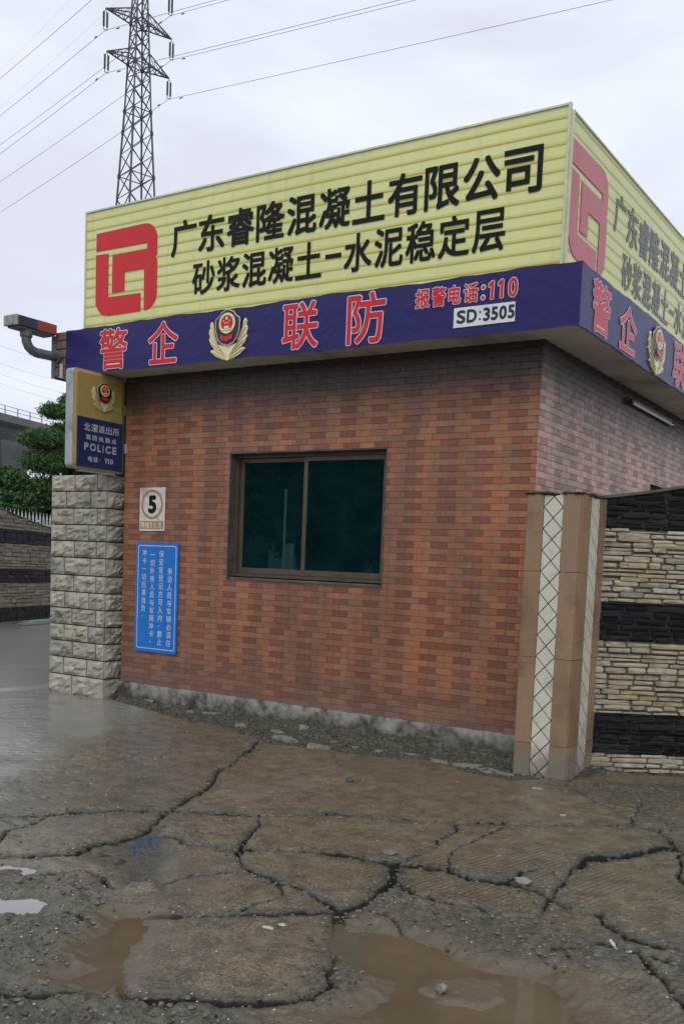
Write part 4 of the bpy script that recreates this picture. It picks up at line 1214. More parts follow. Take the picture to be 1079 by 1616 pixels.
mb.tube(path, .052, 14); mb.build('pipe', M_gal, lb, smooth=True)
mb = MB(); mb.tube([(-9.21, 6.90, 3.93), (-9.21, 6.90, 4.002)], .066, 14)
mb.build('clamp', M_gal, lb)
mb = MB(); mb.bar((-9.30, 6.90, 3.955), (-9.12, 6.90, 3.955), .016); mb.build('clamp_bolt', M_gal, lb)
mb = MB(); mb.tube([(-9.151, 7.24, 3.785), (-9.149, 7.285, 3.785)], .072, 14)
mb.build('pipe_flange', M_gal, lb)
mb = MB(); mb.tube([(-9.055, 7.245, 3.70), (-9.055, 7.245, 3.545)], .018, 8)
st = mb.build('conduit', mat('white_conduit', (0.45, 0.46, 0.45), rough=0.5), None, origin=(-9.055, 7.245, 3.545), label='short white conduit stub below the tiled roof corner', cat='conduit')

# ================================================================== SIGNS ON THE FRONT WALL
s5 = empty('speed_sign', (-7.95, 7.585, 1.89), label='white speed plate with black 5 in an orange ring on the brick wall', cat='sign')
M_sw = mat('sign_white', (0.62, 0.60, 0.57), (0.55, 0.53, 0.50), rough=0.4, dirt=(0.25, 0.22, 0.18), dscale=5)
M_or = mat('sign_ochre', (0.38, 0.21, 0.055), rough=0.4)
sm5 = front_map(7.588)
mb = MB(); mb.poly_prism([(-8.140, 1.889), (-7.760, 1.895), (-7.757, 2.367), (-8.143, 2.363)], sm5, -.004, .004); mb.build('plate', M_sw, s5)
mb = MB()
N = 40; cx, cz, ro, ri = -7.952, 2.182, .166, .139
v = [sm5(cx+r_*math.cos(2*math.pi*k/N), cz+r_*0.965*math.sin(2*math.pi*k/N), .0052) for r_ in (ro, ri) for k in range(N)]
mb.add(v, [(k, (k+1) % N, N+(k+1) % N, N+k) for k in range(N)])
mb.poly_prism([(-8.125, 1.912), (-7.775, 1.916), (-7.775, 2.000), (-8.125, 1.998)], sm5, .004, .0052)
mb.build('ring', M_or, s5)
mb = MB(); letters(mb, [('5', -8.012, -7.885, 2.082, 2.280)], sm5, .0135, .0056, n=10, step=.0002); mb.build('numeral', M_black, s5)
mb = MB()
letters(mb, line_items('限速', -8.113, .066, .058, 1.925, 1.987)+[('5', -7.975, -7.940, 1.925, 1.987)]+line_items('公里', -7.925, .066, .058, 1.925, 1.988), sm5, .0022, .0056, n=6)
mb.build('lettering', M_sw, s5)

nb_ = empty('notice_board', (-7.855, 7.585, 0.56), label='blue notice plate with white vertical writing below the speed plate', cat='notice board')
M_nb = mat('notice_blue', (0.006, 0.16, 0.58), (0.006, 0.14, 0.50), rough=0.3)
M_nw = mat('notice_white_print', (0.50, 0.58, 0.66), rough=0.4)
sn = front_map(7.585)
mb = MB(); mb.poly_prism(rrect(-8.172, -7.534, .558, 1.766, .018, 3), sn, -.006, .006); mb.build('plate', M_nb, nb_)
mb = MB()
o_ = rrect(-8.142, -7.560, .592, 1.735, .03, 5); i_ = rrect(-8.132, -7.570, .602, 1.725, .024, 5)
mb.add([sn(a, b, .0072) for a, b in o_+i_], [(k, (k+1) % 24, 24+(k+1) % 24, 24+k) for k in range(24)])
mb.build('border', M_nw, nb_)
mb = MB()
def column(s, xc, ztop, pitch, size):
    for i, ch in enumerate(s):
        z = ztop-i*pitch
        if ch in '，。':
            mb.poly_prism([(xc-.012+.008*math.cos(k*1.05), z-size*.5+.008*math.sin(k*1.05)) for k in range(6)], sn, .0065, .0072); continue
        letters(mb, [(ch, xc-size/2*.95, xc+size/2*.95, z-size, z)], sn, .0014, .0068, n=4, mode='em')
column('来访人员与车辆必须在', -7.652, 1.500, .0868, .082)
column('保安室登记方可入内，禁止', -7.786, 1.685, .0878, .082)
column('一切外来人员与车辆冲卡，', -7.917, 1.672, .0872, .082)
column('冲卡一切后果自负。', -8.045, 1.690, .0872, .082)
mb.build('lettering', M_nw, nb_)

# ================================================================== FLUORESCENT TUBE
ft = empty('tube_light', (XC, 10.54, 3.42), label='unlit white fluorescent tube fixed under the eaves of the side wall', cat='tube light')
mb = MB(); mb.box(XC+.008, XC+.045, 9.74, 11.32, 3.44, 3.475, bev=.004); mb.build('batten', mat('lamp_batten', (0.22, 0.21, 0.19), rough=0.5), ft)
mb = MB(); mb.tube([(XC+.055, 9.80, 3.425), (XC+.055, 11.27, 3.425)], .014, 10); mb.build('tube', mat('milky_tube', (0.62, 0.62, 0.58), rough=0.3), ft)
mb = MB(); mb.box(XC+.035, XC+.075, 9.74, 9.80, 3.40, 3.46, bev=.004); mb.box(XC+.035, XC+.075, 11.27, 11.32, 3.40, 3.46, bev=.004); mb.build('holder', mat('black_holder', (0.03, 0.03, 0.03), rough=0.5), ft)
# ================================================================== RIGHT GATE PILLAR (granite + white lattice)
M_gran = [mat('brown_granite', c, tuple(x*.8 for x in c), rough=0.38, scale=60, bs=0.08, bscale=150, bdist=.001, dirt=(0.12, 0.085, 0.06), dscale=3, dlo=.5, dhi=.8) for c in [(0.300, 0.190, 0.112), (0.265, 0.165, 0.095), (0.32, 0.205, 0.125)]]
M_wtile = mat('white_tile', (0.60, 0.58, 0.48), (0.54, 0.52, 0.43), rough=0.25, scale=3, dirt=(0.25, 0.23, 0.17), dscale=4, dlo=.55, dhi=.85)
def splash(m, col, z0, z1):
    n, l = m.node_tree.nodes, m.node_tree.links
    p = n['Principled BSDF']; src = p.inputs['Base Color'].links[0].from_socket
    geo = n.new('ShaderNodeNewGeometry'); sx = n.new('ShaderNodeSeparateXYZ'); l.new(geo.outputs['Position'], sx.inputs[0])
    ad = n.new('ShaderNodeMath'); ad.operation = 'MULTIPLY_ADD'; ad.inputs[1].default_value = 0.5
    l.new(noise(n, l, 7, 6, 0.7, geo.outputs['Position']), ad.inputs[0]); l.new(sx.outputs['Z'], ad.inputs[2])
    l.new(mixc(n, l, mapr(n, l, ad.outputs[0], z1, z0), src, col), p.inputs['Base Color'])
for _m in M_gran+[M_wtile]: splash(_m, (0.20, 0.18, 0.145), 0.22, 0.50)
splash(M_plinth, (0.045, 0.045, 0.036), 0.24, 0.42)
M_grout = mat('black_grout', (0.02, 0.02, 0.018), rough=0.8)
QX0, QX1, QY0, QY1, QT = -3.232, -2.785, 7.095, 7.66, 2.232
gp = empty('gate_pillar', (-3.0, 7.38, 0), label='tan granite gate pillar with white diamond tile strips beside the house corner', cat='pillar')
mb = MB(); mb.box(QX0+.006, QX1-.006, QY0+.006, QY1-.006, -.1, QT-.004); mb.build('core', M_grout, gp)
zj = [-.10, .235, .93, 1.62, QT]
def cladding(mapf, A0, A1, fr):
    W = A1-A0
    for (f0, f1) in ((0, fr[0]), (fr[1], 1)):
        for k in range(4):
            mb = MB(); a, b = A0+W*f0+.0008, A0+W*f1-.0008; c, d = zj[k]+.0018, zj[k+1]-.0018
            mb.poly_prism([(a+.002, c), (b-.002, c), (b, c+.002), (b, d-.002), (b-.002, d), (a+.002, d), (a, d-.002), (a, c+.002)], mapf, -.004, .012+rp.uniform(-.001, .0015))
            mb.build('granite_panel', M_gran[rp.randrange(3)], gp)
    a, b = A0+W*fr[0]+.003, A0+W*fr[1]-.003; mid = (a+b)/2
    n = 13; p_ = (QT-.03)/n; g_ = .0066
    def clipz(P):
        return [(x, max(-.09, min(QT-.003, z))) for x, z in P]
    for k in range(-1, n+1):
        zc = QT-.02-(k+.5)*p_
        for P in ([(mid, zc-p_/2+g_), (b-g_*.8, zc), (mid, zc+p_/2-g_), (a+g_*.8, zc)],
                  [(a, zc+g_), (mid-g_*.8, zc+p_/2), (a, zc+p_-g_)], [(b, zc+g_), (b, zc+p_-g_), (mid+g_*.8, zc+p_/2)]):
            Q = clipz(P)
            if max(q[1] for q in Q)-min(q[1] for q in Q) < .02: continue
            mb = MB(); mb.poly_prism(Q, mapf, -.004, .008); mb.build('white_tile', M_wtile, gp)
cladding(front_map(QY0), QX0, QX1, (.305, .675))
cladding(side_map(QX1), QY0, QY1, (.34, .68))
cladding(lambda a, b, d: (QX0-d, -a, b), -QY1, -QY0, (.34, .68))
# crumbled mortar crust on the top
mb = MB(); g = random.Random(4)
for i in range(46):
    x = g.uniform(QX0, QX1); y = g.uniform(QY0, QY1) if i > 24 else QY0+g.uniform(-.012, .03)
    if 38 < i: x = QX1+g.uniform(-.02, .012)
    s = g.uniform(.012, .034); pv, pf = protos[g.randrange(8)]
    mb.add([(x+p[0]*s*1.7, y+p[1]*s, QT+.004+p[2]*s*.6) for p in pv], [tuple(q) for q in pf])
mb.build('broken_mortar_cap', M_blk, gp)

# ================================================================== BANDED STONE WALLS
def stonemats(nm, cs, rough_=0.6, bs=.5):
    return [mat(nm, c, tuple(x*.7 for x in c), rough=rough_, scale=16, bs=bs, bscale=60, bdist=.004, dirt=((0.10, 0.085, 0.055) if cs[0][0] > .1 else (0.022, 0.024, 0.028)), dscale=9, dlo=.56, dhi=.8) for c in cs]
M_ledge = stonemats('ledge_stone', [(0.40, 0.345, 0.245), (0.35, 0.305, 0.215), (0.43, 0.38, 0.28), (0.38, 0.30, 0.22), (0.30, 0.28, 0.21), (0.37, 0.30, 0.17)])
M_slate = stonemats('black_slate', [(0.007, 0.008, 0.010), (0.012, 0.014, 0.017), (0.005, 0.006, 0.007), (0.018, 0.020, 0.024)], .6, .8)
for _m in M_slate: _m.node_tree.nodes['Principled BSDF'].inputs['Specular IOR Level'].default_value = 0.16
M_wcore = mat('wall_core_mortar', (0.12, 0.10, 0.072), rough=0.9)
def ledge_geo(L, h, t, rnd):
    """irregular ledge stone: 14 verts"""
    j = lambda s: rnd.uniform(-s, s)
    e = min(.012, h*.28)
    front = [(j(.006)+e, h*.02+abs(j(.004))), (L*.5+j(L*.2), abs(j(.003))), (L-e+j(.004), abs(j(.006))), (L-abs(j(.006)), h*.5+j(h*.2)), (L-e+j(.006), h-abs(j(.006))), (L*.5+j(L*.2), h-abs(j(.003))), (e+j(.006), h-abs(j(.006))), (abs(j(.006)), h*.5+j(h*.2))]
    v = [(a, -t+rnd.uniform(-.004, .004), b) for a, b in [(L*.5+(a-L*.5)*.93, h*.5+(b-h*.5)*.84) for a, b in front]]
    v += [(a, -t*.55, b) for a, b in front] + [(a, .01, b) for a, b in front]
    v.append((L*.5, -t-rnd.uniform(0, .005), h*.5))
    f = [(k, (k+1) % 8, 24) for k in range(8)]+[(8+k, 8+(k+1) % 8, (k+1) % 8, k) for k in range(8)]+[(16+k, 16+(k+1) % 8, 8+(k+1) % 8, 8+k) for k in range(8)]
    return v, f
def banded_wall(name, P0, u, L, bands, topf, nparts, label, rnd, rowh, lens, thick=.3, coarse=1.0, sgn=1, group=None, ms=None):
    """P0 plan start, u unit plan direction; stones face the side n; bands (z0,z1,light?)"""
    n = (u[1]*sgn, -u[0]*sgn)
    root = empty(name, (P0[0]+u[0]*L/2, P0[1]+u[1]*L/2, 0), label=label, cat='wall', group=group)
    W = lambda a, y, z: (P0[0]+u[0]*a-n[0]*y, P0[1]+u[1]*a-n[1]*y, z)
    mb = MB(); N = 24
    V = []; 
    for i in range(N+1):
        a = L*i/N
        for y, z in ((.004, -.1), (.004, topf(a)), (thick, topf(a)), (thick, -.1)): V.append(W(a, y, z))
    F = [(4*i+k, 4*(i+1)+k, 4*(i+1)+(k+1) % 4, 4*i+(k+1) % 4) for i in range(N) for k in range(4)]+[(0, 1, 2, 3), (4*N+3, 4*N+2, 4*N+1, 4*N)]
    mb.add(V, F)
    for (z0, z1, light) in bands:
        if light: continue
        for i in range(N):
            a, b = L*i/N, L*(i+1)/N
            za, zb = min(z1, topf(a)-.004), min(z1, topf(b)-.004)
            if za <= z0 or zb <= z0: continue
            mb.add([W(a, .0005, z0), W(b, .0005, z0), W(b, .0005, zb), W(a, .0005, za)], [(0, 1, 2, 3)], 1)
    mb.build('core', [M_wcore, M_blk], root)
    S = []
    for (z0, z1, light) in bands:
        z = z0
        while z < z1-.008:
            h = rnd.uniform(*rowh)*(1.15 if not light else 1)
            if z+h > z1-.015: h = z1-z
            a = -rnd.uniform(0, lens[1])
            while a < L:
                l_ = rnd.uniform(*lens)
                a0, a1 = max(a, 0), min(a+l_, L)
                if a1-a0 > .02:
                    tz = topf((a0+a1)/2)
                    hh = h+(rnd.uniform(-.012, .008) if light else 0)*coarse
                    if z+hh*.5 < tz: S.append((a0+.0015, z+.0015+(rnd.uniform(-.004, .004) if light else 0), a1-a0-.0025, min(hh, tz-z)-.0025, light))
                a += l_
            z += h
    S.sort(key=lambda s: s[0] if nparts else 0)
    mbs = MB(); ms = ms or M_ledge+M_slate
    for i, (a, z, l_, h, light) in enumerate(S):
        if h < .008: continue
        t = (.010+rnd.random()**1.5*.016) if light else (.008+rnd.random()**2*.014)
        mi = rnd.randrange(len(M_ledge)) if light else len(M_ledge)+rnd.randrange(len(M_slate))
        v, f = ledge_geo(l_, h, t, rnd)
        vv = [W(a+p[0], p[1], z+p[2]) for p in v]
        if i < nparts:
            m1 = MB(); m1.add(vv, f); m1.build('stone', ms[mi], root)
        else: mbs.add(vv, f, mi)
    if mbs.v: mbs.build('stone_field', ms, root, kind='stuff')
    # coping
    mb = MB(); V = []
    for i in range(N+1):
        a = L*i/N; zt = topf(a)
        for y, z in ((-.03, zt), (-.03, zt+.022), (thick+.03, zt+.022), (thick+.03, zt)): V.append(W(a, y, z))
    mb.add(V, F); mb.build('coping', mat('wall_coping', (0.05, 0.055, 0.05), (0.09, 0.09, 0.075), rough=0.7), root)
    return root, W
un = math.hypot(.83, .56); uR = (.83/un, .56/un)
banded_wall('gate_wall', (-2.80, 7.625), uR, 2.6,
            [(-.03, .12, 1), (.12, .462, 0), (.462, 1.072, 1), (1.072, 1.395, 0), (1.395, 2.0, 1), (2.0, 2.9, 0)],
            lambda a: 2.245+.135*a+.06*a*a, 285, 'curved gate wall of pale ledge stone and black slate bands, joined to the granite pillar',
            random.Random(21), (.032, .052), (.11, .32), sgn=1)
# twin wall far behind on the left
ul = math.hypot(.43, .9); uL = (-.43/ul, .9/ul)
def toplw(a):
    # a runs from the road end
    s = (a-3.0)
    return 2.24+.42*max(0, min(1, (7.0-a)/4.0))**2*1.0 + (0.5*max(0, min(1, (3.0-a)/3.0))**1.3)
banded_wall('gate_wall', (-18.2, 11.2), uL, 11.5,
            [(-.05, .33, 0), (.33, .91, 1), (.91, 1.24, 0), (1.24, 1.83, 1), (1.83, 2.16, 0), (2.16, 3.3, 1)],
            toplw, 0, 'distant curved gate wall with stone and black bands, behind the left stone pillar',
            random.Random(22), (.06, .11), (.22, .6), coarse=1.5, sgn=1, ms=stonemats('dark_ledge_stone', [(0.19, 0.155, 0.10), (0.15, 0.125, 0.085), (0.22, 0.18, 0.12), (0.17, 0.13, 0.085), (0.12, 0.11, 0.08), (0.18, 0.14, 0.075)])+M_slate)  # darker copy of the ledge stone colours for this wall
WDIR_L, SAG_L = (-0.990, 0.139, 0.0), 10.0
WDIR_R, SAG_R = (0.998, 0.070, 0.0), 0.6
FARWIRES = [((-122.06, 87.18, 28.5), (-147.48, 119.79, 33.59), 'thin distant power line, topmost above the viaduct'), ((-122.05, 87.2, 27.01), (-147.46, 119.81, 31.54), 'thin distant power line, second above the viaduct'), ((-122.04, 87.21, 25.7), (-147.45, 119.83, 29.94), 'thin distant power line, third above the viaduct'), ((-122.08, 87.16, 30.94), (-147.51, 119.75, 36.54), 'faint distant power line crossing above the others near the viaduct'), ((-187.52, 133.18, 103.14), (-202.74, 162.78, 136.36), 'thin high power line in the top left corner of the sky'), ((-187.48, 133.24, 95.72), (-202.91, 178.13, 144.23), 'thin high power line just below the topmost left line')]
FLAKES = [(-8.305, 7.65, 0.1), (-7.91, 7.563, 0.06), (-6.911, 7.501, 0.1), (-7.154, 7.425, 0.05), (-5.798, 7.231, 0.08), (-5.469, 6.965, 0.14), (-5.067, 6.867, 0.13), (-5.1, 7.204, 0.06), (-4.573, 7.15, 0.07), (-4.843, 7.142, 0.05), (-3.656, 7.056, 0.13), (-3.412, 7.041, 0.14), (-3.93, 7.053, 0.07), (-4.254, 7.172, 0.05), (-3.256, 7.017, 0.06), (-5.629, 7.412, 0.05), (-6.297, 7.25, 0.06)]

# ================================================================== LEFT BACKGROUND
# spear-top fence behind the far gate wall
M_spear = mat('white_fence_metal', (0.50, 0.52, 0.50), rough=0.45, metal=0.2)
fen = empty('spear_fence', (-21.8, 17.5, 0), label='pale metal fence with spear tips above the distant gate wall', cat='fence')
fd = Vector((uL[0], uL[1], 0)); f0 = Vector((-19.2, 11.4, 0)) + Vector((-.9, -.43, 0))*0.6
def spear():
    mb = MB(); mb.bar((0, 0, .2), (0, 0, 2.60), .035)
    mb.add([(-.045, 0, 2.60), (0, -.02, 2.60), (.045, 0, 2.60), (0, .02, 2.60), (0, 0, 2.80)], [(0, 1, 4), (1, 2, 4), (2, 3, 4), (3, 0, 4)])
    return mb
pm0 = None
for i in range(56):
    p = f0+fd*(i*0.2)
    if pm0 is None:
        o = spear().build('picket', M_spear, fen, origin=(0, 0, 0)); pm0 = o
    else:
        o = pm0.copy(); COL.objects.link(o); o.parent = fen
    o.location = p-world_loc(fen)
mb = MB()
for z in (0.5, 2.44): mb.bar(f0+Vector((0, 0, z)), f0+fd*11.2+Vector((0, 0, z)), .05)
mb.build('rail', M_spear, fen)

# garden hose at the foot of the far wall
hp = []
for k in range(70):
    t = k/69*2*math.pi*2.6
    s = 1.0*math.cos(t)*(1-.004*k); w_ = .16*math.sin(t)
    c0 = Vector((-18.95, 14.75, .02))
    hp.append(c0+fd*s*1.1+Vector((.9, .43, 0))*w_+Vector((0, 0, .012*(k/12))))
mb = MB(); mb.tube(hp, .016, 6)
mb.build('hose', mat('pale_green_hose', (0.20, 0.24, 0.23), rough=0.5), None, origin=(-18.95, 14.75, 0), smooth=True, label='coiled pale hose lying at the foot of the distant gate wall', cat='hose')

# ---- trees
def leafmat(name, c, k=1.6):
    m, n, l, p = nt(name)
    geo = n.new('ShaderNodeNewGeometry')
    nn = n.new('ShaderNodeTexNoise'); nn.inputs['Scale'].default_value = 1.8; nn.inputs['Detail'].default_value = 3; l.new(geo.outputs['Position'], nn.inputs['Vector'])
    wn_ = n.new('ShaderNodeTexNoise'); wn_.inputs['Scale'].default_value = 25; l.new(geo.outputs['Position'], wn_.inputs['Vector'])
    col = mixc(n, l, ramp(n, l, nn.outputs['Fac'], [(0.35, 0), (0.65, 1)]), c, tuple(x*k for x in c))
    col = mixc(n, l, ramp(n, l, wn_.outputs['Fac'], [(0.4, 0), (0.7, .6)]), col, (c[0]*2.3, c[1]*1.9, c[2]*1.2))
    l.new(col, p.inputs['Base Color']); p.inputs['Roughness'].default_value = 0.5
    p.inputs['Specular IOR Level'].default_value = 0.3
    return m
M_bark = mat('bark', (0.10, 0.08, 0.06), (0.06, 0.05, 0.04), rough=0.9, bs=0.8)
M_pine = leafmat('pine_green', (0.036, 0.088, 0.024)); M_bush = leafmat('bush_green', (0.028, 0.070, 0.022)); M_hedge = leafmat('hedge_green', (0.015, 0.035, 0.014))
def foliage(pads, per_m2, leaf, seed, needle=False):
    """pads: (centre, (rx,ry,rz)); leaf faces spread through each pad's volume, thickest near its skin"""
    g = np.random.default_rng(seed); V = []; 
    for c, r in pads:
        area = 4*math.pi*((r[0]*r[1])**1.6/3+(r[0]*r[2])**1.6/3+(r[1]*r[2])**1.6/3)**(1/1.6)
        n = int(area*per_m2)
        d = g.normal(size=(n, 3)); d /= np.linalg.norm(d, axis=1)[:, None]
        lump = 1+.16*np.sin(d[:, 0]*7+c[0])*np.cos(d[:, 1]*6+c[1])+.12*np.sin(d[:, 2]*9+d[:, 0]*11)
        rad = (g.random(n)**.35)*lump*g.uniform(.88, 1.08, n)
        p = d*rad[:, None]*np.array(r)+np.array(c)
        ax = g.normal(size=(n, 3)); ax = ax*0.8+d*.7+np.array([0, 0, .25]); ax /= np.linalg.norm(ax, axis=1)[:, None]
        sd = np.cross(ax, g.normal(size=(n, 3))); sd /= np.linalg.norm(sd, axis=1)[:, None]
        s = leaf*g.uniform(.6, 1.4, n)[:, None]; wdt = .22 if needle else .5
        V.append(np.stack([p-ax*s*.5, p+sd*s*wdt*.5, p+ax*s*.5, p-sd*s*wdt*.5], 1))
    V = np.concatenate(V)
    me = bpy.data.meshes.new('crown'); n = len(V)
    me.vertices.add(n*4); me.vertices.foreach_set('co', V.astype(np.float32).ravel())
    me.loops.add(n*4); me.loops.foreach_set('vertex_index', np.arange(n*4, dtype=np.int32))
    me.polygons.add(n); me.polygons.foreach_set('loop_start', np.arange(0, n*4, 4, dtype=np.int32))
    me.update(calc_edges=True); return me
def tree(name, base, trunk_pts, pads, m, label, cat, seed, per=260, leaf=.11, needle=False, group=None, rt_=.14):
    root = empty(name, base, label=label, cat=cat, group=group)
    B = Vector(base)
    mb = MB()
    n = len(trunk_pts)
    mb.tube([B+Vector(p) for p in trunk_pts], [rt_*(1-.75*i/(n-1)) for i in range(n)], 8)
    for c, r in pads:
        best = min(trunk_pts, key=lambda q: (Vector(q)-Vector(c)).length+max(0, q[2]-c[2])*2)
        mid = (Vector(best)+Vector(c))/2+Vector((0, 0, -.08))
        mb.tube([B+Vector(best), B+mid, B+Vector(c)], [rt_*.4, rt_*.28, rt_*.12], 6)
    mb.build('trunk', M_bark, root, smooth=True)
    me = foliage(pads, per, leaf, seed, needle); link_mesh('crown', me, m, root)
    return root
# image-plane basis at the trees: tangent to the view (right) and depth away
DR = Vector((.60, .80, 0)); DV = Vector((-.80, .60, 0))
def padlist(base, L):
    out = []
    for (s, d, z, rr, rz) in L:
        p = DR*s+DV*d; out.append(((p.x, p.y, z), (rr, rr*.9, rz)))
    return out
tree('cloud_pine', (-25.1, 19.95, 0), [(0, 0, 0), (.1, .1, 1.5), (-.1, .0, 2.8), (.15, .2, 4.2), (.3, .35, 5.4), (.35, .4, 6.1)],
     padlist(None, [(.05, 0, 6.05, .70, .25), (.55, .1, 6.42, .60, .26), (-.35, -.1, 5.15, .90, .32), (.45, .2, 5.45, .85, .32), (-.2, 0, 4.45, .95, .38), (.7, .2, 4.6, .9, .40), (-.1, .2, 3.6, 1.1, .45), (1.0, .1, 3.6, .9, .5), (1.3, .3, 5.9, .6, .3)]),
     M_pine, 'layered cloud-pruned evergreen rising beside the police light box', 'tree', 41, 1050, .12, True)
tree('round_tree', (-25.9, 18.55, 0), [(0, 0, 0), (.05, .1, 1.4), (0, 0, 2.6), (.1, .05, 3.6)],
     padlist(None, [(.1, 0, 3.75, .85, .50), (-.7, .1, 3.65, .85, .5), (.75, .1, 3.35, .7, .45), (0, 0, 3.1, 1.3, .5), (-1.7, .2, 3.7, 1.0, .7)]),
     M_bush, 'dense dark green rounded tree above the distant gate wall', 'tree', 42, 750, .11)
tree('round_tree', (-25.6, 20.6, 0), [(0, 0, 0), (.05, .1, 1.4), (0, 0, 2.4), (.1, .05, 3.2)],
     padlist(None, [(0, 0, 3.5, 1.1, .6), (.9, 0, 3.9, 1.0, .8), (1.9, .2, 4.2, 1.1, 1.0), (-.6, .1, 3.2, .9, .5)]),
     M_bush, 'dark bushy tree half hidden behind the layered evergreen', 'tree', 43, 900, .11)
hd = []
for i in range(26):
    p = Vector((-19.8, 9.5, 0))+fd*(i*.75)+Vector((-.9, -.43, 0))*(2.6+.4*math.sin(i*2.1))
    hd.append(((p.x, p.y, 1.5+.2*math.sin(i*1.7)), (.75, .75, 1.45+.2*math.sin(i*2.9))))
me = foliage(hd, 170, .16, 44)
hg = empty('hedge', (-25, 17, 0), label='long dark hedge behind the distant spear-top fence', cat='hedge')
o = link_mesh('foliage', me, M_hedge, hg); o.location = Vector((25, -17, 0)); o['kind'] = 'stuff'

# ---- viaduct
M_conc = mat('viaduct_concrete', (0.17, 0.18, 0.18), (0.13, 0.14, 0.142), rough=0.85, scale=.3, dirt=(0.10, 0.105, 0.105), dscale=.35, dlo=.5, dhi=.75)
va = Vector((-105.75, 75.61, 0)); vd_ = Vector((-3.6, 12.3, 0)).normalized(); vn_ = Vector((vd_.y, -vd_.x, 0))
via = empty('viaduct', tuple(va), label='grey concrete viaduct on flared piers far beyond the trees', cat='viaduct')
def vpt(s, w_, z): q = va+vd_*s+vn_*w_; return (q.x, q.y, z)
sec = [(.3, 18.95), (.3, 18.05), (-.2, 17.9), (-1.6, 17.7), (-2.2, 16.1), (-7.0, 16.1), (-7.8, 17.7), (-9.4, 18.0), (-9.4, 18.95), (-9.1, 18.95), (-9.1, 18.2), (0.0, 18.2), (0.0, 18.95)]
mb = MB(); nS = len(sec); S0, S1, K = -160, 260, 14
V = [vpt(S0+(S1-S0)*i/K, w_, z) for i in range(K+1) for w_, z in sec]
mb.add(V, [(i*nS+k, i*nS+(k+1) % nS, (i+1)*nS+(k+1) % nS, (i+1)*nS+k) for i in range(K) for k in range(nS)])
mb.build('deck', M_conc, via)
M_rail = mat('grey_railing', (0.20, 0.22, 0.23), rough=0.5, metal=0.3)
mb = MB()
for z in (19.45, 19.95): mb.bar(vpt(S0, .15, z), vpt(S1, .15, z), .06)
for i in range(int((S1-S0)/2.4)): mb.bar(vpt(S0+i*2.4, .15, 18.95), vpt(S0+i*2.4, .15, 19.95), .09)
mb.build('railing', M_rail, via)
for s in (-108, -54, 6.5, 60, 116, 172):
    mb = MB()
    def ring(hw, hl, z): return [vpt(s-hl, -4.6-hw, z), vpt(s+hl, -4.6-hw, z), vpt(s+hl, -4.6+hw, z), vpt(s-hl, -4.6+hw, z)]
    lv = [(1.6, 2.0, -1), (1.6, 2.0, 11.5), (2.0, 2.6, 13.0), (3.2, 4.4, 15.5), (3.2, 4.4, 16.1)]
    V = [p for w_, l_, z in lv for p in ring(w_, l_, z)]
    mb.add(V, [(j*4+k, j*4+(k+1) % 4, (j+1)*4+(k+1) % 4, (j+1)*4+k) for j in range(4) for k in range(4)]+[(16, 17, 18, 19)])
    mb.build('pier', M_conc, via)

# ---- pylon
M_pyl = mat('weathered_steel_lattice', (0.075, 0.095, 0.105), (0.055, 0.07, 0.08), rough=0.6, metal=0.3)
PC = Vector((-75.68, 69.06, 0)); pu = Vector((1.7, 6.5, 0)).normalized(); pv_ = Vector((pu.y, -pu.x, 0))
pyl = empty('pylon', tuple(PC), label='tall steel lattice power pylon rising behind the yellow signboard', cat='pylon')
hwp = [(0, 3.2), (36, 1.385), (45.4, .93), (50.2, .76), (56, .53), (62, .42), (66, .10)]
def hw(z):
    for (a, b), (c, d) in zip(hwp[:-1], hwp[1:]):
        if z <= c: return b+(d-b)*(z-a)/(c-a)
    return .1
def pp(i, z):
    h = hw(z); s = [(1, 1), (1, -1), (-1, -1), (-1, 1)][i]
    q = PC+pu*h*s[0]+pv_*h*s[1]; return Vector((q.x, q.y, z))
lev = [0, 9, 17, 24, 30, 34.6, 37.2, 39.4, 41.5, 43.6, 45.6, 47.3, 48.8, 50.0, 51.3, 52.6, 53.83, 55.0, 56.4, 57.7, 59.0, 60.4, 62, 64, 66]
for i in range(4):
    mb = MB()
    for a, b in zip(lev[:-1], lev[1:]): mb.bar(pp(i, a), pp(i, b), .16 if a < 45 else .13)
    mb.build('leg', M_pyl, pyl)
mb = MB()
for k, (a, b) in enumerate(zip(lev[:-1], lev[1:])):
    for i in range(4):
        j = (i+1) % 4
        w_ = .075
        mb.bar(pp(i, a), pp(j, b), w_); mb.bar(pp(j, a), pp(i, b), w_)
        if k % 3 == 0 or b in (50.0, 53.83, 59.0, 45.6, 34.6): mb.bar(pp(i, b), pp(j, b), w_)
        if b <= 37.3:
            m1 = (pp(i, a)+pp(j, b))/2
            mb.bar(m1, (pp(i, a)+pp(i, b))/2, .06); mb.bar(m1, (pp(j, a)+pp(j, b))/2, .06)
            mb.bar(pp(i, a*.5+b*.5), pp(i, a)*.75+pp(j, b)*.25, .05); mb.bar(pp(j, a*.5+b*.5), pp(j, a)*.75+pp(i, b)*.25, .05)
mb.build('bracing', M_pyl, pyl)
mb = MB()
for i in range(4):
    for z in (34.6, 39.4, 43.6, 50.0, 53.83, 45.6): 
        q = pp(i, z); mb.box(q.x-.11, q.x+.11, q.y-.11, q.y+.11, z-.18, z+.18)
mb.build('gusset', M_pyl, pyl)
arms = []
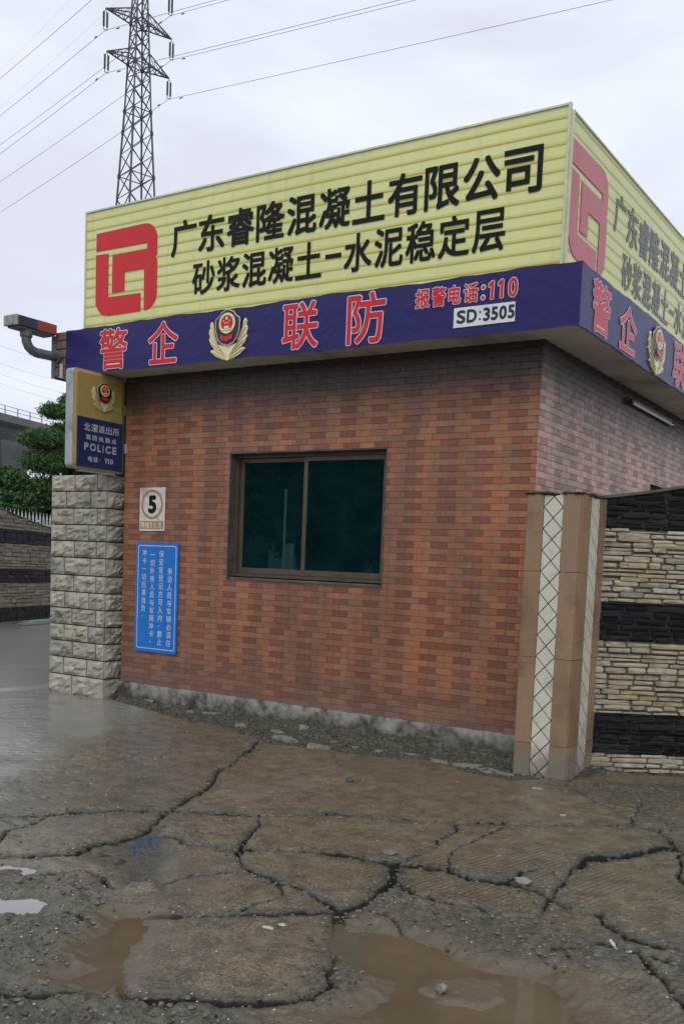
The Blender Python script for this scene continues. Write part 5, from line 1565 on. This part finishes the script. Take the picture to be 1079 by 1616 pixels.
for z, ln, ext in ((50.0, 3.34, 1.15), (53.83, 3.52, 1.1), (58.0, 3.3, 1.1)):
    for s in (-1, 1):
        tip = PC+pu*ln*s; tip = Vector((tip.x, tip.y, z+.02))
        mb = MB()
        ids = [0, 1] if s > 0 else [2, 3]
        lo = [pp(i, z) for i in ids]; hi = [pp(i, z+ext) for i in ids]
        for q in lo: mb.bar(q, tip, .10)
        for q in hi: mb.bar(q, tip, .09)
        mb.bar(lo[0], lo[1], .07)
        for t in (.25, .5, .75):
            a0, a1 = lo[0].lerp(tip, t), lo[1].lerp(tip, t); b0, b1 = hi[0].lerp(tip, t), hi[1].lerp(tip, t)
            mb.bar(a0, a1, .05); mb.bar(a0, b0, .05); mb.bar(a1, b1, .05)
            t2 = t-.25; mb.bar(lo[0].lerp(tip, t2), a1, .045); mb.bar(hi[0].lerp(tip, t2), a0, .045); mb.bar(hi[1].lerp(tip, t2), a1, .045)
        mb.build('arm', M_pyl, pyl)
        arms.append((z, s, tip))
M_ins = mat('dark_glass_insulator', (0.035, 0.07, 0.085), rough=0.3)
M_wire = mat('conductor_aluminium', (0.30, 0.31, 0.32), rough=0.5, metal=0.3)
lvn = {50.0: 'lowest', 53.83: 'middle', 58.0: 'top'}
bott = {}
for z, s, tip in arms:
    side_ = 'near' if s < 0 else 'far'
    ir = empty('insulator', tuple(tip+Vector((0, 0, -2.0))), label='paired dark insulator strings hanging from the %s arm on the pylon %s' % (lvn[z], "'s left" if s < 0 else "'s right"), cat='insulator', group='insulator strings on the pylon')
    for q in (-.17, .17):
        mb = MB(); c = tip+pu*q
        top = tip+Vector((0, 0, -.1))
        mb.bar(top, c+Vector((0, 0, -.35)), .04)
        P = []; Rr = []
        for k in range(12):
            zz = -.35-k*.115
            P += [c+Vector((0, 0, zz)), c+Vector((0, 0, zz-.03)), c+Vector((0, 0, zz-.06))]; Rr += [.06, .125, .06]
        mb.tube(P, Rr, 8)
        mb.bar(c+Vector((0, 0, -1.7)), c+Vector((0, 0, -1.95)), .05)
        mb.build('insulator_string', M_ins, ir)
    mb = MB(); mb.bar(tip-pu*.2+Vector((0, 0, -1.95)), tip+pu*.2+Vector((0, 0, -1.95)), .05); mb.build('yoke', M_pyl, ir)
    bott[(z, s)] = tip+Vector((0, 0, -2.0))
WL, WR = Vector(WDIR_L), Vector(WDIR_R)
for (z, s), b in bott.items():
    pts = []
    for k in range(-26, 27):
        t = k/26.0
        if t < 0:
            u = -t; sp = 260.0; q = b+WL*sp*u+Vector((0, 0, -4*SAG_L*u*(1-u)*1.0))
        else:
            u = t; sp = 200.0; q = b+WR*sp*u+Vector((0, 0, -4*SAG_R*u*(1-u)))
        pts.append(q)
    mb = MB(); mb.tube(pts, .022, 5, cap=False)
    mb.build('power_line', M_wire, None, origin=tuple(b), label='power line slung from the %s insulators on the pylon %s' % (lvn[z], "'s left" if s < 0 else "'s right"), cat='power line', group='power lines slung from the pylon')
    mb = MB()
    for sg, dv in ((-1, WL), (1, WR)):
        q = b+dv*1.6; mb.bar(q+Vector((0, 0, -.02)), q+Vector((0, 0, -.16)), .03); mb.bar(q+dv*-.22+Vector((0, 0, -.16)), q+dv*.22+Vector((0, 0, -.16)), .07)
    mb.build('vibration_damper', M_pyl, None, origin=tuple(b), label='small dark dampers clipped to the line at the %s arm on the pylon %s' % (lvn[z], "'s left" if s < 0 else "'s right"), cat='line damper', group='line dampers')
# second circuit, lower and farther off on the left
for i, (pA, pB, lab_) in enumerate(FARWIRES):
    A, B_ = Vector(pA), Vector(pB)
    pts = [A.lerp(B_, k/20)+Vector((0, 0, -4*0.2*(k/20)*(1-k/20))) for k in range(-6, 27)]
    mb = MB(); mb.tube(pts, .017, 4, cap=False); mb.build('power_line', M_wire, None, origin=tuple(A), label=lab_, cat='power line', group='distant thin power lines')

# ================================================================== SMALL THINGS ON THE GROUND
def hz(x, y):
    j = int(round((x-GX0)/GS)); i = int(round((y-GY0)/GS)); return float(HH[i, j])
def litter(name, pts, w_, h_, m, label, cat, z=.004):
    mb = MB(); P = [Vector((x, y, hz(x, y)+z)) for x, y in pts]
    for a, b in zip(P[:-1], P[1:]): mb.bar(a, b, w_, h_)
    mb.build(name, m, None, origin=tuple(P[0]), label=label, cat=cat)
M_splint = mat('bleached_wood', (0.48, 0.46, 0.42), rough=0.7)
litter('wood_splinter', [(-1.297, 3.937), (-1.24, 3.905), (-1.178, 3.858)], .014, .008, M_splint, 'bleached wood splinter lying on rubble in the right foreground', 'wood splinter', .012)
def blob(name, x, y, s, m, label, cat, seed, sq=(1, 1, .45), dz=0.0):
    pv, pf = stone_proto(seed); z = hz(x, y)
    mb = MB(); mb.add([(x+p[0]*s*sq[0], y+p[1]*s*sq[1], z+dz+s*sq[2]*.25+p[2]*s*sq[2]) for p in pv], [tuple(q) for q in pf])
    mb.build(name, m, None, origin=(x, y, z), label=label, cat=cat)
M_pale = mat('pale_stone', (0.21, 0.20, 0.175), (0.15, 0.14, 0.12), rough=0.6, bs=.6)
blob('broken_stone', -1.92, 4.40, .052, M_pale, 'pale flat broken stone at the crack junction right of centre', 'stone', 101, (1.1, .8, .55))
blob('broken_stone', -2.72, 4.40, .042, M_stn[0], 'grey stone lump wedged in the crack junction near the middle', 'stone', 102, (1.2, .9, .6))
blob('broken_stone', -2.60, 4.44, .034, M_stn[1], 'dark stone lump wedged in the crack junction near the middle', 'stone', 103, (1.1, .8, .6))
blob('broken_stone', -1.655, 3.09, .028, M_pale, 'small pale stone sitting in the brown puddle', 'stone', 104, (1, 1, .9), .012)
blob('broken_stone', -3.99, 5.83, .035, M_stn[1], 'dark pebble on the bare concrete in front of the wall', 'stone', 105, (1, 1, .7))
blob('crumpled_paper', -2.546, 3.15, .026, M_white, 'crumpled white paper scrap on the ribbed concrete slab', 'paper scrap', 106, (1.3, .6, .35))
blob('crumpled_paper', -2.52, 3.215, .020, M_white, 'smaller white paper scrap behind the crumpled one', 'paper scrap', 107, (1.4, .6, .3))
litter('cigarette_end', [(-2.345, 5.925), (-2.315, 5.945)], .012, .010, M_white, 'white cigarette end on the concrete in front of the granite pillar', 'cigarette end')
litter('cigarette_end', [(-2.84, 6.59), (-2.77, 6.60)], .012, .008, M_white, 'thin pale stick near the foot of the granite pillar', 'stick')

M_flake = mat('pale_concrete_flake', (0.24, 0.235, 0.205), (0.15, 0.145, 0.12), rough=0.4, scale=14, bs=.4, dirt=(0.06, 0.055, 0.04), dscale=12)
gk = random.Random(77)
ORD = 'first second third fourth fifth sixth seventh eighth ninth tenth eleventh twelfth thirteenth fourteenth fifteenth sixteenth seventeenth'.split()
for ki, (x, y, s) in enumerate(sorted(FLAKES)):
    z = hz(x, y); n = gk.randrange(6, 9); mb = MB()
    P = []
    for k in range(n):
        t = 2*math.pi*k/n+gk.uniform(-.25, .25); r = s*gk.uniform(.55, 1.1)
        P.append((x+r*math.cos(t)*1.35, y+r*math.sin(t)*.62))
    tl = gk.uniform(-.12, .12); h = gk.uniform(.012, .022)
    v = [(a, b, z+h+tl*(a-x)) for a, b in P]+[(a+gk.uniform(-.01, .01), b-.006, z-.03) for a, b in P]
    mb.add(v, [tuple(range(n))]+[(k, n+k, n+(k+1) % n, (k+1) % n) for k in range(n)])
    mb.build('concrete_flake', M_flake, None, origin=(x, y, z), label='%s pale concrete flake from the stone pillar, in the mud below the brick wall' % ORD[ki], cat='concrete flake', group='concrete flakes along the wall foot')

# ================================================================== ACROSS THE YARD (behind the viewer; seen only in the window)
tree('yard_tree', (-29.5, -22.5, 0), [(0, 0, 0), (.1, 0, 2), (0, .2, 4), (.1, .1, 6)], [((0, 0, 6.2), (2.6, 2.6, 2.2)), ((-2.2, .5, 5), (2.4, 2.2, 1.9)), ((2.2, -.3, 5.2), (2.3, 2.3, 2.0)), ((.6, .6, 3.6), (2.6, 2.2, 1.5))], M_hedge, 'broad dark tree across the yard mirrored in the left pane', 'tree', 51, 60, .34, rt_=.3)
tree('yard_tree', (-24.0, -23.5, 0), [(0, 0, 0), (.1, 0, 2), (0, .2, 4), (.1, .1, 6)], [((0, 0, 6.6), (2.8, 2.6, 2.4)), ((-2.2, .5, 4.6), (2.2, 2.2, 1.9)), ((2.4, -.3, 5), (2.5, 2.3, 2.2)), ((.6, .6, 3.2), (2.8, 2.2, 1.6))], M_hedge, 'tall dark tree across the yard mirrored in the right pane', 'tree', 52, 60, .34, rt_=.3)
shed = empty('yard_shed', (-20, -26, 0), label='long dark green shed across the yard behind the viewer', cat='shed')
mb = MB(); mb.box(-44, 6, -30, -25, 0, 6.5); mb.build('wall', mat('shed_wall', (0.05, 0.075, 0.07), rough=.7), shed)
M_sp = mat('pale_reflection_panel', (0.50, 0.60, 0.62), rough=.5)  # pale panels added to put bluish patches in the window reflection
for (a, b, c, d) in ((-30.6, -28.9, 3.0, 4.6), (-27.2, -26.2, 1.2, 2.6), (-33.5, -31.6, .3, 3.2), (-25.3, -24.2, 2.9, 3.9), (-22.6, -20.6, .2, 3.0)):
    mb = MB(); mb.box(a, b, -25.0, -24.93, c, d); mb.build('reflection_panel', M_sp, shed)
mb = MB(); mb.add([(-45, -24.4, 6.4), (7, -24.4, 6.4), (7, -27.5, 8.4), (-45, -27.5, 8.4), (-45, -30.6, 6.4), (7, -30.6, 6.4)], [(0, 1, 2, 3), (3, 2, 5, 4)]); mb.build('roof', mat('shed_roof', (0.06, 0.08, 0.09), rough=.5), shed)
pole = empty('white_pole', (-28.3, -19.76, 0), label='thin white pole across the yard mirrored in the left pane', cat='pole')
mb = MB(); mb.tube([(-28.3, -19.76, 0), (-28.3, -19.76, 5.2)], .055, 8); mb.build('shaft', mat('white_paint', (0.8, 0.8, 0.8), rough=.5), pole)
gb = empty('white_board', (-28.2, -19.9, 0), label='white standing board beside the thin white pole across the yard', cat='board')
mb = MB(); mb.box(-28.5, -27.85, -19.95, -19.9, .2, 2.7); mb.build('panel', mat('board_paint', (0.55, 0.6, 0.6), rough=.6), gb)
mb = MB(); mb.box(-28.45, -28.38, -19.99, -19.95, 0, 2.7); mb.box(-27.95, -27.88, -19.99, -19.95, 0, 2.7); mb.build('post', M_gal, gb)
